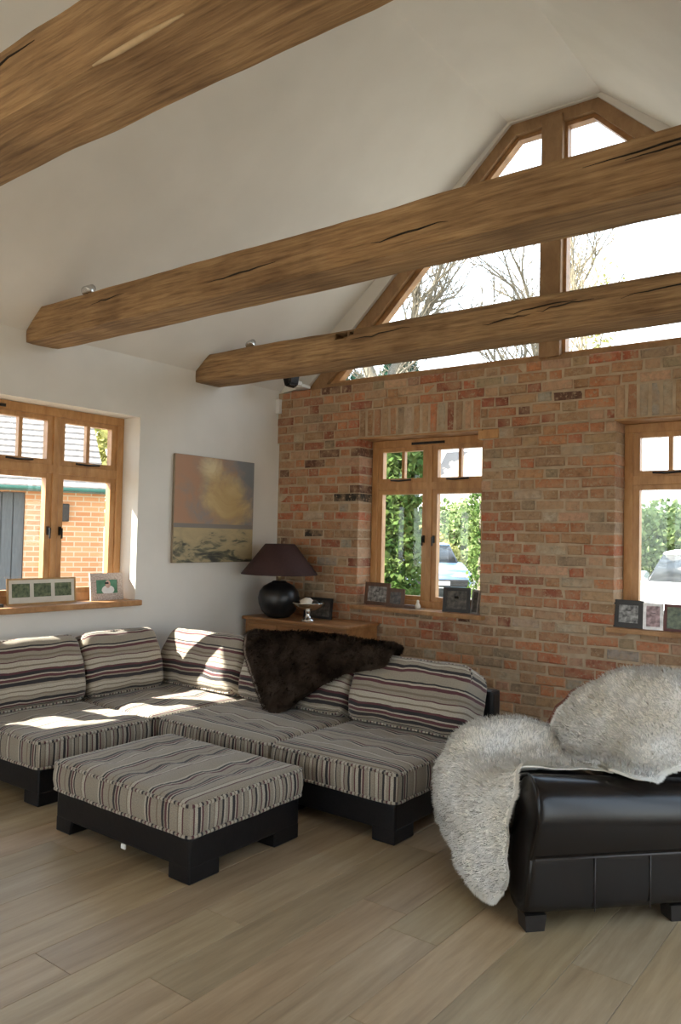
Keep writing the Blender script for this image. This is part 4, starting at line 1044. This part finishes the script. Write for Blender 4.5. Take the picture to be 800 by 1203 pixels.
for i in range(9):
    a = -1.75+i*1.39/9; box('board', a+.006, a+1.39/9-.006, .035, .06, .02, 2.12, 'door_grey', dr, .004)
tube('gutter', [(-4.7, -.20, 2.20), (.86, -.20, 2.20)], .042, 'gutter', ob, 10)
box('fascia', -4.7, .84, -.15, -.13, 2.14, 2.26, 'gutter', ob)
# roof: overlapping tile courses
rs = math.radians(40); nrow = 22; cs_, sn_ = math.cos(rs), math.sin(rs)
bm = bmesh.new()
for k in range(nrow):
    d0 = k*.16; y0_ = -.24+d0*cs_; z0_ = 2.20+d0*sn_; y1_ = y0_+.22*cs_; z1_ = z0_+.22*sn_
    prism(bm, [(y0_, z0_+.03), (y0_-.0, z0_), (y1_, z1_-.02), (y1_, z1_-.005)], 'x', -4.7, .74)
tag(link('roof_tiles', fin(bm, 'roof_tiles'), 'tile', ob), kind='stuff')
prismobj('roof_deck', [(-.2, 2.15), (2.5, 2.2+2.7*sn_/cs_-.06), (5.2, 2.15)], 'x', -4.65, .70, 'tile', ob)
lb = box('lamp_bracket', .10, .24, -.10, 0.0, 1.72, 1.98, 'iron', ob, .01)
# unseen slab on posts, added to keep sun off the upper left window
cp = thing('carport', (0, 0, 0), 0, 'open timber carport with sloping roof beside the house', 'carport')
def zz(y): return 3.46+(y+4.7)*.147
ya, yb = -5.6, -1.90
prismobj('roof_slab', [(ya, zz(ya)), (yb, zz(yb)), (yb, zz(yb)+.12), (ya, zz(ya)+.12)], 'x', -2.0, -.50, 'tile', cp)
for py in (ya+.1, (ya+yb)/2, yb-.15): box('rafter', -1.98, -.50, py, py+.08, zz(py)-.08, zz(py)+.02, 'bark', cp)
for py in (ya+.1, -3.95): box('post', -.62, -.52, py, py+.1, -.12, zz(py)+.03, 'bark', cp)
for py in (ya+.1, yb-.15): box('post', -1.98, -1.88, py, py+.1, -.12, zz(py)+.03, 'bark', cp)

def leaves(name, centers, radii, count, size, mat, parent, shell=.55, flat=False):
    """joined leaf quads scattered through ellipsoids"""
    vs = []; C_ = np.array(centers, float); R_ = np.array(radii, float)
    vol = R_.prod(axis=1)**.67; idx = rng.choice(len(C_), count, p=vol/vol.sum())
    d = rng.normal(size=(count, 3)); d /= np.linalg.norm(d, axis=1, keepdims=True)
    rad = (shell+(1-shell)*rng.random(count))[:, None]
    P = C_[idx]+d*R_[idx]*rad
    a = rng.normal(size=(count, 3))+d*.6; a /= np.linalg.norm(a, axis=1, keepdims=True)
    b = np.cross(a, rng.normal(size=(count, 3))); b /= np.linalg.norm(b, axis=1, keepdims=True)
    s = (size*rng.uniform(.6, 1.3, count))[:, None]
    V = np.stack([P-b*s*.5, P+a*s*.35+np.cross(a, b)*s*.15, P+b*s*.5, P-a*s*.35+np.cross(a, b)*s*.15], axis=1).reshape(-1, 3)
    V[:, 2] = np.maximum(V[:, 2], -.11)
    me = bpy.data.meshes.new(name); me.vertices.add(count*4); me.vertices.foreach_set('co', V.ravel().astype(np.float32))
    me.loops.add(count*4); me.loops.foreach_set('vertex_index', np.arange(count*4, dtype=np.int32))
    me.polygons.add(count); me.polygons.foreach_set('loop_start', np.arange(count, dtype=np.int32)*4)
    me.update(calc_edges=True)
    return tag(link(name, me, mat, parent), kind='stuff')
def stems(name, segs, mat, parent):
    bm_v = []; bm_f = []
    for (p, q, ra, rb) in segs:
        p, q = Vector(p), Vector(q); t = (q-p).normalized(); s = t.cross(Vector((.3, .5, .8))).normalized(); u = s.cross(t); n = 6; k = len(bm_v)
        for c, r in ((p, ra), (q, rb)):
            for i in range(n):
                an = 2*math.pi*i/n; bm_v.append(tuple(c+(s*math.cos(an)+u*math.sin(an))*r))
        for i in range(n):
            j = (i+1) % n; bm_f.append((k+i, k+j, k+n+j, k+n+i))
    me = bpy.data.meshes.new(name); me.from_pydata(bm_v, [], bm_f); me.polygons.foreach_set('use_smooth', [True]*len(me.polygons))
    return link(name, me, mat, parent)
def branch_tree(name, base, height, seed, label, mat='bark', spread=.55, depth=5, r0_=.16, group=None):
    r = random.Random(seed); segs = []; tr_ = []
    def grow(p, d, l, rad, dep):
        n = 4; q = p
        for i in range(n):
            d2 = (d+Vector((r.uniform(-1, 1), r.uniform(-1, 1), r.uniform(-.3, .6)))*.16).normalized()
            q2 = q+d2*l/n; (tr_ if dep == depth else segs).append((q, q2, rad*(1-.35*i/n), rad*(1-.35*(i+1)/n))); q = q2; d = d2
            if dep > 0 and (i >= 1 or dep < depth) and r.random() < .75:
                ax = Vector((r.uniform(-1, 1), r.uniform(-1, 1), r.uniform(-.2, .7))).normalized()
                grow(q, (d*.6+ax*spread).normalized(), l*r.uniform(.45, .7), rad*.5, dep-1)
        if dep > 0:
            for k in range(2):
                ax = Vector((r.uniform(-1, 1), r.uniform(-1, 1), r.uniform(0, .6))).normalized()
                grow(q, (d*.8+ax*spread*.8).normalized(), l*r.uniform(.55, .75), rad*.55, dep-1)
    grow(Vector(base), Vector((0, 0, 1)), height*.42, r0_, depth)
    t = thing(name, (0, 0, 0), 0, label, 'tree', group)
    stems('trunk', tr_, mat, t); tag(stems('branches', segs, mat, t), kind='stuff'); return t
def bush(name, label, blobs, count, size, mat, cat='hedge', stem=True, group=None, shell=.55):
    t = thing(name, (0, 0, 0), 0, label, cat, group)
    leaves('foliage', [b[0] for b in blobs], [b[1] for b in blobs], count, size, mat, t, shell)
    b0 = blobs[0]
    for b in blobs[:3]: stems('stem', [((b[0][0], b[0][1], -.12), (b[0][0], b[0][1], b[0][2]+b[1][2]*.5), .05, .02)], 'bark', t)
    return t
# ivy-clad bush just outside the first brick-wall window
bl = [((-1.55, 3.2, .9), (.75, .6, 1.1)), ((-1.5, 3.3, 2.2), (.8, .6, 1.2)), ((-.75, 2.9, .6), (.42, .45, .8)), ((-.48, 2.85, 1.0), (.27, .35, 1.0)), ((-.50, 2.9, 2.2), (.28, .35, .9)), ((-.80, 2.95, 1.6), (.45, .45, .9)), ((-.85, 3.1, 2.5), (.5, .5, .9)), ((-2.3, 3.5, 1.6), (.8, .6, 1.9)), ((-.9, 3.2, 2.75), (.6, .5, .7)), ((-1.7, 3.4, 2.6), (.9, .6, .8))]
bush('ivy_bush', 'dense green ivy bush right outside the brick wall window', bl, 26000, .10, 'leaf', 'bush')
bush('slim_bush', 'slim leafy bush edging the view of the parked blue car', [((-.95, 5.9, .8), (.22, .3, 1.0)), ((-1.0, 5.95, 1.9), (.2, .25, .6))], 1500, .07, 'leaf', 'bush')
# far hedges and shrubs
hb = []
for i in range(16):
    x = -15+i*1.6; hb.append(((x, 24+random.uniform(-.6, .6), 1.1), (1.2, .9, 1.6+random.uniform(-.2, .3))))
for x in (-13, -11.8, -10.6, -9.6): hb.append(((x, 25.5, 1.9), (.9, .8, 1.5)))
bush('hedge_row', 'long clipped green hedge across the far side of the drive', hb, 22000, .24, 'leaf_far', 'hedge')
bush('yellow_shrub', 'bright yellow green shrub behind the blue car', [((-10.6, 20, .7), (1.2, .8, 1.3)), ((-9.6, 19.8, .5), (.8, .7, .9))], 3500, .2, 'leaf_pale', 'shrub')
for k, (x, y, z, sx, sz, lab) in enumerate(((-3.6, 27, 1.7, 1.7, 1.6, 'rounded green tree behind the hedge near the silver car'), (0.6, 28, 1.6, 1.5, 1.6, 'broad green tree behind the white car'), (-7.4, 28, 1.8, 1.4, 1.6, 'low green tree behind the hedge midway along it'))):
    bush('garden_tree', lab, [((x, y, z), (sx, 1.2, sz)), ((x+.8, y, z-.8), (sx*.7, 1.0, sz*.6))], 3500, .26, 'leaf_far', 'tree', group='trees behind the hedge')
bush('conifer', 'dark blue green conifer beyond the gable', [((-21.8, 31, 5.6), (2.2, 1.6, 5.6)), ((-19.6, 31, 5.8), (1.7, 1.5, 5.6)), ((-18.9, 31, 9.6), (1.0, 1.0, 3.0)), ((-23.8, 31.5, 5.6), (2.0, 1.6, 5.4))], 15000, .36, 'leaf_dark', 'tree')
branch_tree('bare_tree', (-9.6, 18.0, -.12), 14.5, 4, 'tall bare branching tree seen through the left half of the gable', 'bark', .66, 5, .38)
branch_tree('bare_tree', (-6.2, 21.5, -.12), 13.0, 9, 'slender bare tree seen next to the gable mullion', 'bark', .66, 5, .24)
yt = branch_tree('slender_tree', (-2.4, 15.2, -.12), 9.9, 15, 'thin young tree with sparse yellow leaves beyond the gable', 'bark_pale', .35, 4, .08)
leaves('young_leaves', [(-2.4, 15.2, 6.8), (-2.3, 15.2, 8.0)], [(.8, .8, 1.6), (.6, .6, 1.3)], 260, .13, 'leaf_pale', yt, .1)
# neighbour's cottage
ct = thing('cottage', (-11.9, 30, -.12), 0, 'far cottage with grey tiled roof above the hedge', 'building')
box('walls', -4.5, 2.5, 0, 5, 0, 3.0, 'tile', ct)
prismobj('roof', [(-.4, 2.9), (2.5, 6.4), (5.4, 2.9)], 'x', -4.9, 2.9, 'tile', ct)
for wx in (-2.6, .4): f = box('window', wx, wx+1.0, -.04, .02, 1.2, 2.2, 'white_plastic', ct); box('pane', wx+.08, wx+.92, -.06, -.03, 1.28, 2.12, 'car_glass', f)
# parked cars
def car(loc, rz, paint, label):
    c = thing('parked_car', loc, rz, label, 'car', 'cars parked on the drive')
    L_, W_ = 4.2, 1.7
    def shell(name, prof, w, tum, mat, z0=None):
        bm = bmesh.new(); n = len(prof)
        ring = []
        for s, k in ((-1, 1), (1, 1)):
            ring.append([bm.verts.new((p[0], s*(w/2)*(1-tum*max(0, (p[1]-.55)/.9)), p[1])) for p in prof])
        bm.faces.new(ring[0]); bm.faces.new(ring[1][::-1])
        for i in range(n): bm.faces.new((ring[0][i], ring[1][i], ring[1][(i+1) % n], ring[0][(i+1) % n]))
        bmesh.ops.bevel(bm, geom=bm.edges[:], offset=.05, segments=2, affect='EDGES')
        return link(name, fin(bm, name, True), mat, c)
    shell('body', [(-2.1, .3), (-2.1, .75), (-1.95, .92), (-1.0, .96), (1.0, .93), (1.95, .74), (2.1, .6), (2.1, .28)], W_, .05, paint)
    shell('cabin', [(-1.75, .90), (-1.35, 1.40), (-.9, 1.47), (.2, 1.44), (1.05, .90)], W_*.94, .32, 'car_glass')
    shell('roof', [(-1.38, 1.385), (-1.30, 1.45), (-.9, 1.485), (.2, 1.455), (.34, 1.40)], W_*.93, .30, paint)
    for sx in (-1.3, 1.3):
        for sy in (-1, 1):
            w = lathe('wheel', [(.1, -.09), (.30, -.09), (.32, -.06), (.32, .06), (.30, .09), (.1, .09)], 'tyre', c, 24)
            w.matrix_local = Matrix.Translation((sx, sy*.76, .32)) @ Matrix.Rotation(math.pi/2, 4, 'X')
            h = lathe('hub', [(.02, .08), (.19, .085), (.2, .095), (.05, .10)], 'chrome', w, 18)
            if sy < 0: pass
    for sy in (-.6, .6): box('headlamp', 2.03, 2.12, sy-.18, sy+.18, .56, .68, 'white_plastic', c, .02)
    box('bumper', 2.04, 2.16, -.78, .78, .30, .50, 'black_plastic', c, .03)
    box('number_plate', 2.155, 2.17, -.26, .26, .34, .45, 'white_plastic', c)
    return c
car((-7.3, 15.0, -.12), -.9, 'car_blue', 'pale blue car with dark windscreen parked beyond the ivy')
car((-1.2, 12.4, -.12), -1.35, 'car_silver', 'silver car parked on the drive outside the armchair window')
car((1.25, 10.2, -.12), -1.5, 'car_white', 'white car parked on the drive nearest the house')

bush('golden_tree', 'yellow green tree behind the outbuilding', [((-9.0, 5.2, 3.0), (1.0, .9, 1.7)), ((-8.5, 6.0, 2.2), (.9, .9, 1.5))], 5000, .18, 'leaf_pale', 'tree')
